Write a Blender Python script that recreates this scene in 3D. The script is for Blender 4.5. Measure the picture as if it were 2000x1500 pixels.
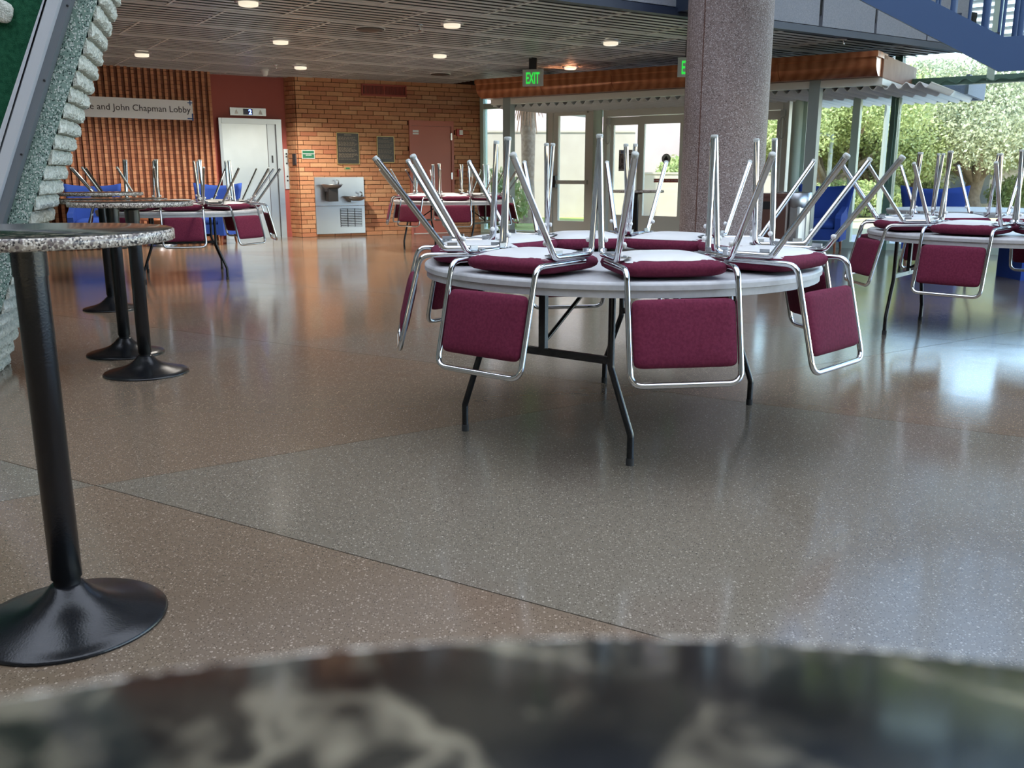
import bpy, math, random
from mathutils import Vector, Matrix
from math import sin, cos, pi, radians as R
random.seed(7)
for o in list(bpy.data.objects): bpy.data.objects.remove(o)
S = bpy.context.scene; COL = S.collection
# ------------------------------------------------------------------ camera
H = 1.15; F = 1780.0; YH = 340.0
PT = math.atan((750 - YH) / F)
cam = bpy.data.cameras.new('camera'); camo = bpy.data.objects.new('camera', cam); COL.objects.link(camo)
camo.location = (0, 0, H); camo.rotation_euler = (pi / 2 - PT, 0, 0)
cam.sensor_fit = 'HORIZONTAL'; cam.sensor_width = 36; cam.lens = F / 2000 * 36
cam.clip_start = 0.02; cam.clip_end = 400
cam.dof.use_dof = True; cam.dof.focus_distance = 4.8; cam.dof.aperture_fstop = 8.5
S.camera = camo
# ------------------------------------------------------------------ sky, sun, exposure
w = bpy.data.worlds.new('world'); S.world = w; w.use_nodes = True
nt = w.node_tree; nt.nodes.clear()
sk = nt.nodes.new('ShaderNodeTexSky'); sk.sky_type = 'NISHITA'; sk.sun_disc = False
sk.sun_elevation = R(52); sk.sun_rotation = R(215); sk.air_density = 1.0; sk.dust_density = 0.4; sk.ozone_density = 1.0
bg = nt.nodes.new('ShaderNodeBackground'); bg.inputs[1].default_value = 0.20
wo = nt.nodes.new('ShaderNodeOutputWorld')
nt.links.new(sk.outputs[0], bg.inputs[0]); nt.links.new(bg.outputs[0], wo.inputs[0])
sl = bpy.data.lights.new('sun', 'SUN'); sl.energy = 2.0; sl.angle = R(2); sl.color = (1, .95, .86)
so = bpy.data.objects.new('sun', sl); COL.objects.link(so)
sdir = Vector((-0.50, -0.42, 0.95)).normalized()
so.rotation_euler = sdir.to_track_quat('Z', 'Y').to_euler(); so.location = (-20, -20, 40)
S.view_settings.view_transform = 'Standard'; S.view_settings.look = 'None'
S.view_settings.exposure = 2.4; S.view_settings.gamma = 1; S.view_settings.use_curve_mapping = False

# ------------------------------------------------------------------ pixel helpers (direction only)
def ray(x, y):
    a = (x - 1000) / F; b = -(y - 750) / F
    return Vector((a, cos(PT) + b * sin(PT), -sin(PT) + b * cos(PT)))
def atz(x, y, z):
    d = ray(x, y); return Vector((0, 0, H)) + d * ((z - H) / d.z)
def aty(x, y, Y):
    d = ray(x, y); return Vector((0, 0, H)) + d * (Y / d.y)
class Plane:
    """vertical plane: origin o, direction angle; off > 0 is towards the camera"""
    def __init__(s, o, ang):
        s.o = Vector((o[0], o[1], 0)); s.ang = R(ang); s.d = Vector((cos(s.ang), sin(s.ang), 0)); s.n = Vector((sin(s.ang), -cos(s.ang), 0))
    def pix(s, x, y, off=0):
        d = ray(x, y); o = s.o + s.n * off
        t = s.n.dot(o) / s.n.dot(d); p = Vector((0, 0, H)) + d * t
        return (p - s.o).dot(s.d), p.z
    def P(s, a, z, off=0): return s.o + s.d * a + s.n * off + Vector((0, 0, z))
    def M(s): return Matrix(((s.d.x, s.n.x, 0, s.o.x), (s.d.y, s.n.y, 0, s.o.y), (0, 0, 1, 0), (0, 0, 0, 1)))

# ------------------------------------------------------------------ materials
MATS = {}
def mat(name, col, rough=.5, metal=0., spec=.5, noise=None, bump=None, emit=None, alpha=None, trans=None, coat=0):
    m = bpy.data.materials.new(name); m.use_nodes = True; t = m.node_tree; b = t.nodes['Principled BSDF']
    b.inputs['Base Color'].default_value = (*col, 1); b.inputs['Roughness'].default_value = rough
    b.inputs['Metallic'].default_value = metal; b.inputs['Specular IOR Level'].default_value = spec
    if coat: b.inputs['Coat Weight'].default_value = coat; b.inputs['Coat Roughness'].default_value = .08
    if noise:   # (scale, colour2, detail)
        tc = t.nodes.new('ShaderNodeTexCoord'); n = t.nodes.new('ShaderNodeTexNoise'); n.inputs['Scale'].default_value = noise[0]; n.inputs['Detail'].default_value = noise[2] if len(noise) > 2 else 4
        r = t.nodes.new('ShaderNodeValToRGB'); r.color_ramp.elements[0].position = .35; r.color_ramp.elements[1].position = .68
        r.color_ramp.elements[0].color = (*col, 1); r.color_ramp.elements[1].color = (*noise[1], 1)
        t.links.new(tc.outputs['Object'], n.inputs['Vector']); t.links.new(n.outputs[0], r.inputs[0]); t.links.new(r.outputs[0], b.inputs['Base Color'])
    if bump:    # (scale, strength)
        tc = t.nodes.new('ShaderNodeTexCoord'); n = t.nodes.new('ShaderNodeTexNoise'); n.inputs['Scale'].default_value = bump[0]; n.inputs['Detail'].default_value = 3
        bp = t.nodes.new('ShaderNodeBump'); bp.inputs['Strength'].default_value = bump[1]; bp.inputs['Distance'].default_value = .01
        t.links.new(tc.outputs['Object'], n.inputs['Vector']); t.links.new(n.outputs[0], bp.inputs['Height']); t.links.new(bp.outputs[0], b.inputs['Normal'])
    if emit: b.inputs['Emission Color'].default_value = (*emit[0], 1); b.inputs['Emission Strength'].default_value = emit[1]
    MATS[name] = m; return m
def N(m): return m.node_tree.nodes, m.node_tree.links, m.node_tree.nodes['Principled BSDF']
def speckle(m, base, specks, space='Object', big=None):
    """specks: list of (voronoi scale, threshold distance, colour, keep fraction)"""
    n, l, b = N(m); tc = n.new('ShaderNodeTexCoord'); last = None
    rgb = n.new('ShaderNodeRGB'); rgb.outputs[0].default_value = (*base, 1); last = rgb.outputs[0]
    if big:
        nz = n.new('ShaderNodeTexNoise'); nz.inputs['Scale'].default_value = big[0]; nz.inputs['Detail'].default_value = 5
        l.new(tc.outputs[space], nz.inputs['Vector']); mr = n.new('ShaderNodeMapRange'); mr.inputs[1].default_value = .35; mr.inputs[2].default_value = .7
        l.new(nz.outputs[0], mr.inputs[0]); mx = n.new('ShaderNodeMixRGB'); l.new(mr.outputs[0], mx.inputs[0]); l.new(last, mx.inputs[1]); mx.inputs[2].default_value = (*big[1], 1); last = mx.outputs[0]
    for sc, th, c, keep in specks:
        v = n.new('ShaderNodeTexVoronoi'); v.inputs['Scale'].default_value = sc; l.new(tc.outputs[space], v.inputs['Vector'])
        lt = n.new('ShaderNodeMath'); lt.operation = 'LESS_THAN'; lt.inputs[1].default_value = th; l.new(v.outputs['Distance'], lt.inputs[0])
        sp = n.new('ShaderNodeSeparateColor'); l.new(v.outputs['Color'], sp.inputs[0])
        k = n.new('ShaderNodeMath'); k.operation = 'LESS_THAN'; k.inputs[1].default_value = keep; l.new(sp.outputs[0], k.inputs[0])
        mu = n.new('ShaderNodeMath'); mu.operation = 'MULTIPLY'; l.new(lt.outputs[0], mu.inputs[0]); l.new(k.outputs[0], mu.inputs[1])
        mx = n.new('ShaderNodeMixRGB'); l.new(mu.outputs[0], mx.inputs[0]); l.new(last, mx.inputs[1]); mx.inputs[2].default_value = (*c, 1); last = mx.outputs[0]
    l.new(last, b.inputs['Base Color']); return m

chrome = mat('chrome', (.66, .67, .68), .055, 1)
steel = mat('brushed_steel', (.42, .43, .45), .30, 1, bump=(120, .03))
dullsteel = mat('door_steel', (.50, .51, .52), .30, 1, noise=(1.3, (.62, .63, .64), 3))
black = mat('black_powder_coat', (.006, .0065, .008), .24, 0, .5, bump=(200, .07))
blackflat = mat('black_flat', (.012, .012, .014), .5)
darkmetal = mat('dark_plaque', (.035, .03, .026), .4, .3)
maroon = mat('maroon_fabric', (.110, .012, .034), .85, 0, .2, noise=(90, (.150, .020, .048), 6), bump=(700, .25))
pan = mat('grey_vinyl_pan', (.66, .66, .65), .36, 0, .5, noise=(5, (.66, .66, .64), 2), bump=(14, .35))
greytop = mat('grey_table_laminate', (.45, .45, .46), .38, 0, .5, noise=(40, (.50, .50, .51), 4))
whitecap = mat('white_plastic', (.75, .75, .74), .35)
blueup = mat('blue_upholstery', (.026, .075, .36), .8, 0, .3, bump=(500, .2))
wood = mat('wood_leg', (.30, .10, .04), .4)
redpaint = mat('red_brown_paint', (.36, .080, .062), .62, noise=(2, (.38, .09, .07), 3))
doorpaint = mat('salmon_red_paint', (.50, .135, .085), .42, noise=(1.5, (.52, .15, .10), 2))
ventred = mat('vent_red', (.34, .055, .035), .5)
mortar = mat('mortar', (.075, .030, .015), .95)
greenframe = mat('sage_green_frame', (.45, .57, .48), .42)
darkgreen = mat('green_frame_dark', (.10, .19, .14), .42)
greyframe = mat('grey_frame', (.68, .68, .61), .4)
bluepaint = mat('blue_stair_paint', (.040, .085, .19), .42)
bluedark = mat('blue_dark_metal', (.018, .028, .055), .45)
fascia = mat('acoustic_panel', (.21, .225, .26), .9, noise=(55, (.26, .275, .31), 8), bump=(120, .3))
columnm = mat('column_stone', (.2, .15, .13), .6)
speckle(columnm, (.235, .180, .168), [(85, .42, (.50, .44, .43), .5), (70, .34, (.07, .05, .045), .40)], big=(3, (.27, .21, .20)))
slat = mat('ceiling_slat_metal', (.58, .59, .585), .38, .2)
slatframe = mat('ceiling_frame_metal', (.78, .77, .74), .45, .1)
plenum = mat('plenum_dark', (.012, .012, .012), .95)
white = mat('white_paint', (.80, .80, .78), .5)
decking = mat('white_corrugated', (.78, .78, .74), .55)
alu = mat('aluminium_frame', (.62, .65, .70), .38, .35)
aludark = mat('aluminium_dark', (.20, .22, .25), .4, .4)
felt = mat('green_felt', (.010, .060, .030), .95, 0, .1, noise=(40, (.022, .105, .055), 8), bump=(200, .5))
paper = mat('sign_board_white', (.86, .86, .87), .6)
ink = mat('sign_ink', (.015, .015, .018), .7)
bluetape = mat('blue_tape', (.02, .10, .32), .7)
signgreen = mat('sign_green', (.015, .16, .075), .5)
goldm = mat('brass_edge', (.42, .30, .12), .4, .6)
redplastic = mat('red_plastic', (.45, .02, .015), .4)
exitgreen = mat('exit_letters', (.02, .5, .06), .5, emit=((.05, 1, .10), .12))
exitface = mat('exit_face', (.45, .47, .44), .4)
displayblue = mat('display_digit', (.02, .05, .4), .4, emit=((.10, .20, 1), 3))
displaybg = mat('display_glass', (.01, .012, .05), .2)
lampglass = mat('lamp_glass', (.85, .80, .68), .15, .0, .6, emit=((1, .88, .68), .16))
grass = mat('lawn', (.26, .33, .07), .9, noise=(.5, (.40, .40, .12), 8), bump=(40, .6))
pave = mat('concrete_walk', (.55, .50, .45), .8, noise=(1.2, (.62, .57, .52), 5))
dirt = mat('dry_ground', (.42, .36, .20), .9, noise=(.4, (.55, .46, .24), 7))
stucco = mat('beige_stucco', (.46, .40, .34), .85, noise=(2.5, (.50, .44, .38), 5))
stucco2 = mat('pink_stucco', (.46, .37, .36), .85, noise=(1.5, (.50, .41, .40), 4))
bark = mat('bark', (.20, .15, .11), .95, noise=(9, (.30, .23, .17), 6), bump=(18, .8))
palmbark = mat('palm_bark', (.30, .21, .16), .95, noise=(14, (.44, .33, .26), 6), bump=(20, 1))
frond = mat('dead_frond', (.42, .24, .14), .9)
rubber = mat('rubber', (.03, .03, .03), .8)
brownbox = mat('brown_laminate', (.13, .06, .045), .55)
posterm = mat('poster_dark', (.06, .055, .06), .5, noise=(25, (.35, .30, .28), 3))
redstrip = mat('red_strip', (.40, .05, .035), .5)
ribm = mat('fractured_concrete', (.40, .42, .37), .95, noise=(45, (.64, .64, .57), 8), bump=(110, 1.0))
concrete = mat('green_aggregate_concrete', (.2, .28, .25), .8, bump=(90, .35))
speckle(concrete, (.165, .255, .215), [(95, .42, (.035, .065, .058), .60), (80, .42, (.46, .54, .50), .50), (130, .42, (.62, .64, .60), .30)], big=(2.2, (.22, .31, .27)))
wallpaint = mat('hidden_wall_plaster', (.20, .19, .175), .8)

def leafmat(name, c1, c2):
    m = mat(name, c1, .7); n, l, b = N(m)
    g = n.new('ShaderNodeNewGeometry'); mx = n.new('ShaderNodeMixRGB'); mx.inputs[1].default_value = (*c1, 1); mx.inputs[2].default_value = (*c2, 1)
    l.new(g.outputs['Random Per Island'], mx.inputs[0]); l.new(mx.outputs[0], b.inputs['Base Color'])
    tr = n.new('ShaderNodeBsdfTranslucent'); l.new(mx.outputs[0], tr.inputs[0]); ms = n.new('ShaderNodeMixShader'); ms.inputs[0].default_value = .3
    out = n['Material Output']; l.new(b.outputs[0], ms.inputs[1]); l.new(tr.outputs[0], ms.inputs[2]); l.new(ms.outputs[0], out.inputs[0]); return m
leafA = leafmat('oak_leaf', (.34, .38, .22), (.52, .54, .38))
leafB = leafmat('bright_leaf', (.34, .42, .16), (.52, .57, .28))
leafC = leafmat('bush_leaf', (.30, .40, .14), (.46, .50, .24))

def brickmat(name, cols):
    m = mat(name, cols[0], .75, bump=(70, .3)); n, l, b = N(m)
    oi = n.new('ShaderNodeObjectInfo'); g = n.new('ShaderNodeNewGeometry'); a = n.new('ShaderNodeMath'); a.operation = 'ADD'
    l.new(oi.outputs['Random'], a.inputs[0]); l.new(g.outputs['Random Per Island'], a.inputs[1])
    fr = n.new('ShaderNodeMath'); fr.operation = 'FRACT'; l.new(a.outputs[0], fr.inputs[0])
    r = n.new('ShaderNodeValToRGB'); r.color_ramp.elements[0].color = (*cols[0], 1); r.color_ramp.elements[1].color = (*cols[-1], 1)
    for i, c in enumerate(cols[1:-1]):
        e = r.color_ramp.elements.new((i + 1) / (len(cols) - 1)); e.color = (*c, 1)
    l.new(fr.outputs[0], r.inputs[0])
    tc = n.new('ShaderNodeTexCoord'); nz = n.new('ShaderNodeTexNoise'); nz.inputs['Scale'].default_value = 22; nz.inputs['Detail'].default_value = 5; l.new(tc.outputs['Object'], nz.inputs['Vector'])
    mr = n.new('ShaderNodeMapRange'); mr.inputs[3].default_value = .78; mr.inputs[4].default_value = 1.18; l.new(nz.outputs[0], mr.inputs[0])
    mu = n.new('ShaderNodeMixRGB'); mu.blend_type = 'MULTIPLY'; mu.inputs[0].default_value = 1; l.new(r.outputs[0], mu.inputs[1]); l.new(mr.outputs[0], mu.inputs[2])
    l.new(mu.outputs[0], b.inputs['Base Color']); return m
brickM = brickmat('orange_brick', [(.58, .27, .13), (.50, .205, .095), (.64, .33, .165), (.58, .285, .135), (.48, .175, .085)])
brickL = brickmat('proud_lit_brick', [(.58, .25, .125), (.50, .20, .095), (.62, .30, .155)])
brickD = brickmat('recessed_shade_brick', [(.22, .080, .045), (.18, .060, .034), (.26, .100, .055)])  # lit and shaded tones of one brick, for proud and recessed columns

def terrazzo(name, base, big):
    m = mat(name, base, .17, 0, .5)
    speckle(m, base, [(150, .33, tuple(c * 1.75 + .06 for c in base), .33), (190, .35, tuple(c * .40 for c in base), .30), (70, .22, tuple(c * 1.9 + .08 for c in base), .25)], 'Generated', big)
    n, l, b = N(m)
    tc = n.new('ShaderNodeTexCoord')
    for lk in list(m.node_tree.links):      # use world-scale object coordinates
        if lk.from_socket.name == 'Generated': l.new(lk.from_node.outputs['Object'], lk.to_socket)
    nz = n.new('ShaderNodeTexNoise'); nz.inputs['Scale'].default_value = 1.1; nz.inputs['Detail'].default_value = 5; l.new(tc.outputs['Object'], nz.inputs['Vector'])
    mr = n.new('ShaderNodeMapRange'); mr.inputs[3].default_value = .09; mr.inputs[4].default_value = .21; l.new(nz.outputs[0], mr.inputs[0]); l.new(mr.outputs[0], b.inputs['Roughness'])
    b.inputs['Coat Weight'].default_value = .0
    bz = n.new('ShaderNodeTexNoise'); bz.inputs['Scale'].default_value = 6; bz.inputs['Detail'].default_value = 2; l.new(tc.outputs['Object'], bz.inputs['Vector'])
    bp = n.new('ShaderNodeBump'); bp.inputs['Strength'].default_value = .06; bp.inputs['Distance'].default_value = .01; l.new(bz.outputs[0], bp.inputs['Height']); l.new(bp.outputs[0], b.inputs['Normal'])
    return m
slabBrown = terrazzo('brown_terrazzo', (.165, .118, .079), (.35, (.182, .134, .094)))
slabGrey = terrazzo('grey_terrazzo', (.158, .132, .098), (.35, (.178, .150, .114)))

def marble(name, dark, vein, rough, scale):
    m = mat(name, dark, rough, 0, .12); n, l, b = N(m); tc = n.new('ShaderNodeTexCoord')
    nz = n.new('ShaderNodeTexNoise'); nz.inputs['Scale'].default_value = scale * .6; nz.inputs['Detail'].default_value = 4; l.new(tc.outputs['Object'], nz.inputs['Vector'])
    ad = n.new('ShaderNodeMixRGB'); ad.blend_type = 'ADD'; ad.inputs[0].default_value = .35; l.new(tc.outputs['Object'], ad.inputs[1]); l.new(nz.outputs[1], ad.inputs[2])
    v = n.new('ShaderNodeTexVoronoi'); v.feature = 'DISTANCE_TO_EDGE'; v.inputs['Scale'].default_value = scale; l.new(ad.outputs[0], v.inputs['Vector'])
    n2 = n.new('ShaderNodeTexNoise'); n2.inputs['Scale'].default_value = scale * 1.7; n2.inputs['Detail'].default_value = 6; l.new(tc.outputs['Object'], n2.inputs['Vector'])
    mr = n.new('ShaderNodeMapRange'); mr.inputs[1].default_value = .0; mr.inputs[2].default_value = .13; mr.inputs[3].default_value = 1; mr.inputs[4].default_value = 0; l.new(v.outputs['Distance'], mr.inputs[0])
    m2 = n.new('ShaderNodeMapRange'); m2.inputs[1].default_value = .42; m2.inputs[2].default_value = .66; l.new(n2.outputs[0], m2.inputs[0])
    mu = n.new('ShaderNodeMath'); mu.operation = 'MULTIPLY'; l.new(mr.outputs[0], mu.inputs[0]); l.new(m2.outputs[0], mu.inputs[1])
    a2 = n.new('ShaderNodeMath'); a2.operation = 'MULTIPLY_ADD'; l.new(m2.outputs[0], a2.inputs[0]); a2.inputs[1].default_value = .12; l.new(mu.outputs[0], a2.inputs[2])
    mx = n.new('ShaderNodeMixRGB'); l.new(a2.outputs[0], mx.inputs[0]); mx.inputs[1].default_value = (*dark, 1); mx.inputs[2].default_value = (*vein, 1)
    l.new(mx.outputs[0], b.inputs['Base Color']); return m
marbleTop = marble('dark_marble_laminate', (.008, .008, .008), (.20, .175, .125), .13, 15)
marbleEdge = mat('granite_edge', (.3, .27, .23), .25); speckle(marbleEdge, (.42, .36, .29), [(190, .62, (.035, .030, .030), .42), (240, .6, (.66, .60, .52), .35), (110, .5, (.14, .11, .10), .3)], big=(26, (.20, .17, .15)))
copper = mat('copper_wood_veneer', (.36, .13, .05), .24, .35)
def veneer():
    n, l, b = N(copper); tc = n.new('ShaderNodeTexCoord'); mp = n.new('ShaderNodeMapping'); mp.inputs['Scale'].default_value = (1.2, .12, 2.2); l.new(tc.outputs['Object'], mp.inputs[0])
    w_ = n.new('ShaderNodeTexWave'); w_.inputs['Scale'].default_value = 2.0; w_.inputs['Distortion'].default_value = 4; w_.inputs['Detail'].default_value = 3; l.new(mp.outputs[0], w_.inputs['Vector'])
    r = n.new('ShaderNodeValToRGB'); r.color_ramp.elements[0].color = (.30, .095, .038, 1); r.color_ramp.elements[1].color = (.42, .16, .065, 1); l.new(w_.outputs[0], r.inputs[0]); l.new(r.outputs[0], b.inputs['Base Color'])
veneer()
glass = bpy.data.materials.new('window_glass'); glass.use_nodes = True
def mkglass():
    n = glass.node_tree.nodes; l = glass.node_tree.links; n.clear()
    o = n.new('ShaderNodeOutputMaterial'); t = n.new('ShaderNodeBsdfTransparent'); t.inputs[0].default_value = (.93, .96, .94, 1)
    g = n.new('ShaderNodeBsdfGlossy'); g.inputs['Roughness'].default_value = .01; f = n.new('ShaderNodeFresnel'); f.inputs[0].default_value = 1.35
    m = n.new('ShaderNodeMixShader'); l.new(f.outputs[0], m.inputs[0]); l.new(t.outputs[0], m.inputs[1]); l.new(g.outputs[0], m.inputs[2]); l.new(m.outputs[0], o.inputs[0])
mkglass()

# ------------------------------------------------------------------ mesh helpers
class MB:
    def __init__(s): s.v = []; s.f = []; s.sm = []
    def add(s, vs, fs, M=None, smooth=False):
        b = len(s.v)
        for q in vs: s.v.append(tuple(M @ Vector(q)) if M is not None else tuple(q))
        for q in fs: s.f.append(tuple(i + b for i in q)); s.sm.append(smooth)
        return s
    def box(s, x0, x1, y0, y1, z0, z1, M=None):
        vs = [(x, y, z) for z in (z0, z1) for y in (y0, y1) for x in (x0, x1)]
        return s.add(vs, [(0, 2, 3, 1), (4, 5, 7, 6), (0, 1, 5, 4), (2, 6, 7, 3), (0, 4, 6, 2), (1, 3, 7, 5)], M)
    def hexa(s, b4, t4):
        return s.add(list(b4) + list(t4), [(3, 2, 1, 0), (4, 5, 6, 7), (0, 1, 5, 4), (1, 2, 6, 5), (2, 3, 7, 6), (3, 0, 4, 7)])
    def prism(s, poly, z0, z1, M=None):
        n = len(poly); vs = [(p[0], p[1], z0) for p in poly] + [(p[0], p[1], z1) for p in poly]
        return s.add(vs, [tuple(range(n - 1, -1, -1)), tuple(range(n, 2 * n))] + [(i, (i + 1) % n, n + (i + 1) % n, n + i) for i in range(n)], M)
    def tube(s, pts, r, seg=10, closed=False, M=None, cap=True):
        P = [Vector(p) for p in pts]; n = len(P); rad = r if isinstance(r, (list, tuple)) else [r] * n
        T = []
        for i in range(n):
            a = P[(i - 1) % n] if (closed or i > 0) else P[i]; b = P[(i + 1) % n] if (closed or i < n - 1) else P[i]
            T.append((b - a).normalized())
        up = Vector((0, 0, 1)) if abs(T[0].z) < .9 else Vector((1, 0, 0)); X = T[0].cross(up).normalized(); vs = []
        for i in range(n):
            X = (X - T[i] * X.dot(T[i])).normalized(); Y = T[i].cross(X)
            for k in range(seg):
                a = 2 * pi * k / seg; vs.append(P[i] + (X * cos(a) + Y * sin(a)) * rad[i])
        fs = []
        for i in range(n if closed else n - 1):
            j = (i + 1) % n
            for k in range(seg): fs.append((i * seg + k, i * seg + (k + 1) % seg, j * seg + (k + 1) % seg, j * seg + k))
        s.add(vs, fs, M, True)
        if cap and not closed: s.add([vs[k] for k in range(seg)], [tuple(range(seg - 1, -1, -1))], M); s.add([vs[(n - 1) * seg + k] for k in range(seg)], [tuple(range(seg))], M)
        return s
    def lathe(s, prof, seg=32, M=None, smooth=True, sharp=()):
        """prof: list of (r, z); points listed twice make a hard edge"""
        n = len(prof); vs = []
        for r, z in prof:
            for k in range(seg): a = 2 * pi * k / seg; vs.append((r * cos(a), r * sin(a), z))
        fs = []
        for i in range(n - 1):
            if prof[i] == prof[i + 1]: continue
            for k in range(seg): fs.append((i * seg + k, i * seg + (k + 1) % seg, (i + 1) * seg + (k + 1) % seg, (i + 1) * seg + k))
        s.add(vs, fs, M, smooth)
        for i, flip in ((0, True), (n - 1, False)):
            if prof[i][0] > 1e-6:
                q = [vs[i * seg + k] for k in range(seg)]; s.add(q, [tuple(range(seg - 1, -1, -1)) if flip else tuple(range(seg))], M)
        return s
    def grid(s, fn, nu, nv, M=None, smooth=True):
        vs = [fn(i / nu, j / nv) for j in range(nv + 1) for i in range(nu + 1)]; w_ = nu + 1
        return s.add(vs, [(j * w_ + i, j * w_ + i + 1, (j + 1) * w_ + i + 1, (j + 1) * w_ + i) for j in range(nv) for i in range(nu)], M, smooth)
    def pad(s, lx, ly, lz, e=.35, nu=18, nv=8, M=None, dome=0, domeb=0):
        """soft rounded block (superellipsoid), lz thick, centred"""
        def sg(c, p): return math.copysign(abs(c) ** p, c)
        def fn(u, v):
            a = 2 * pi * u; b = -pi / 2 + pi * v; cb = sg(cos(b), .45)
            x = lx / 2 * cb * sg(cos(a), e); y = ly / 2 * cb * sg(sin(a), e); z = lz / 2 * sg(sin(b), .8)
            q = (1 - (2 * x / lx) ** 2) * (1 - (2 * y / ly) ** 2)
            return (x, y, z + (dome * q if z > 0 else -domeb * q))
        return s.grid(fn, nu, nv, M)
    def mesh(s, name, m):
        me = bpy.data.meshes.new(name); me.from_pydata(s.v, [], s.f); me.polygons.foreach_set('use_smooth', s.sm); me.update(); me.materials.append(m); return me
def fillet(pts, r, n=6):
    P = [Vector(p) for p in pts]; rr = r if isinstance(r, (list, tuple)) else [r] * len(P); out = [P[0]]
    for i in range(1, len(P) - 1):
        a = (P[i - 1] - P[i]); b = (P[i + 1] - P[i]); la, lb = a.length, b.length; a.normalize(); b.normalize()
        ang = a.angle(b); d = min(rr[i] / math.tan(ang / 2), la * .49, lb * .49); A = P[i] + a * d; B = P[i] + b * d
        for k in range(n + 1): t = k / n; out.append(A * (1 - t) ** 2 + P[i] * 2 * t * (1 - t) + B * t * t)
    out.append(P[-1]); return out
def link(o, parent=None):
    COL.objects.link(o)
    if parent is not None: o.parent = parent
    return o
def wloc(o):
    v = Vector((0, 0, 0))
    while o is not None: v = v + o.location; o = o.parent
    return v
def obj(name, mb, m, parent=None, loc=None, world=True):
    """world=True: vertices are world coordinates; shifted into the parent's frame (translation only)"""
    if world:
        if parent is not None: off = wloc(parent); L = Vector((0, 0, 0))
        else:
            if loc is None:
                xs = [q[0] for q in mb.v]; ys = [q[1] for q in mb.v]; loc = ((min(xs) + max(xs)) / 2, (min(ys) + max(ys)) / 2, min(q[2] for q in mb.v))
            off = Vector(loc); L = off
        mb.v = [(q[0] - off.x, q[1] - off.y, q[2] - off.z) for q in mb.v]
    else: L = Vector(loc or (0, 0, 0))
    o = bpy.data.objects.new(name, mb.mesh(name, m)); o.location = L; return link(o, parent)
def thing(name, label, cat, loc, rz=0, group=None):
    o = bpy.data.objects.new(name, None); o.empty_display_size = .1; o.location = loc; o.rotation_euler = (0, 0, rz); link(o); return tag(o, label, cat, group)
def tag(o, label, cat, group=None):
    o['label'] = label; o['category'] = cat
    if group: o['group'] = group
    return o
def struct(o, label=None, cat=None):
    o['kind'] = 'structure'
    if label: o['label'] = label
    if cat: o['category'] = cat
    return o
def sempty(name, loc, label, cat):
    o = bpy.data.objects.new(name, None); o.empty_display_size = .1; o.location = loc; link(o); return struct(o, label, cat)
def share(name, me, parent, loc=(0, 0, 0), rot=(0, 0, 0), scale=(1, 1, 1)):
    o = bpy.data.objects.new(name, me); o.location = loc; o.rotation_euler = rot; o.scale = scale; return link(o, parent)
def copytree(o, parent=None):
    c = o.copy(); link(c, parent)
    for ch in list(o.children): copytree(ch, c)
    return c
def textmb(body, size, M, align='LEFT', ext=.001, bold=0):
    cu = bpy.data.curves.new('t', 'FONT'); cu.body = body; cu.size = size; cu.align_x = align; cu.extrude = ext; cu.offset = bold; cu.resolution_u = 3
    o = bpy.data.objects.new('t', cu); COL.objects.link(o); bpy.context.view_layer.update()
    me = bpy.data.meshes.new_from_object(o.evaluated_get(bpy.context.evaluated_depsgraph_get()))
    mb = MB(); mb.add([tuple(v.co) for v in me.vertices], [tuple(p.vertices) for p in me.polygons], M)
    bpy.data.objects.remove(o); bpy.data.curves.remove(cu); bpy.data.meshes.remove(me); return mb
def clip(poly, n, d):
    out = []
    for i in range(len(poly)):
        a, b = poly[i], poly[(i + 1) % len(poly)]; da = n[0] * a[0] + n[1] * a[1] - d; db = n[0] * b[0] + n[1] * b[1] - d
        if da <= 0: out.append(a)
        if (da < 0 < db) or (db < 0 < da): t = da / (da - db); out.append((a[0] + (b[0] - a[0]) * t, a[1] + (b[1] - a[1]) * t))
    return out

# ------------------------------------------------------------------ plan of the building
CEIL = 2.85
WL = Plane((-5.20, 16.42), 36)        # ribbed brick wall, s <= 0
WR = Plane((-5.30, 16.72), 30)        # recessed red wall with the elevator
WB = Plane((-3.92, 17.20), 27)        # orange brick wall, s 0 .. 3.7
GE = R(-35); GN = Vector((-sin(GE), cos(GE)))   # glass line: GN . P = GD
GN = Vector((.5736, .8192)); GD = 15.1
WG = Plane((-.58 + 0, (GD + .58 * .5736) / .8192), -35)     # glass wall, s grows to the right and nearer
BK = Plane((0, 0), -35)
BK.o = Vector((-.62, (13.0 + .62 * .5736) / .8192, 0))       # bulkhead front line
UE = R(33.5); EDGE0 = Vector((.415, 9.76)); EU = Vector((cos(UE), sin(UE))); EV = Vector((-sin(UE), cos(UE)))

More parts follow.
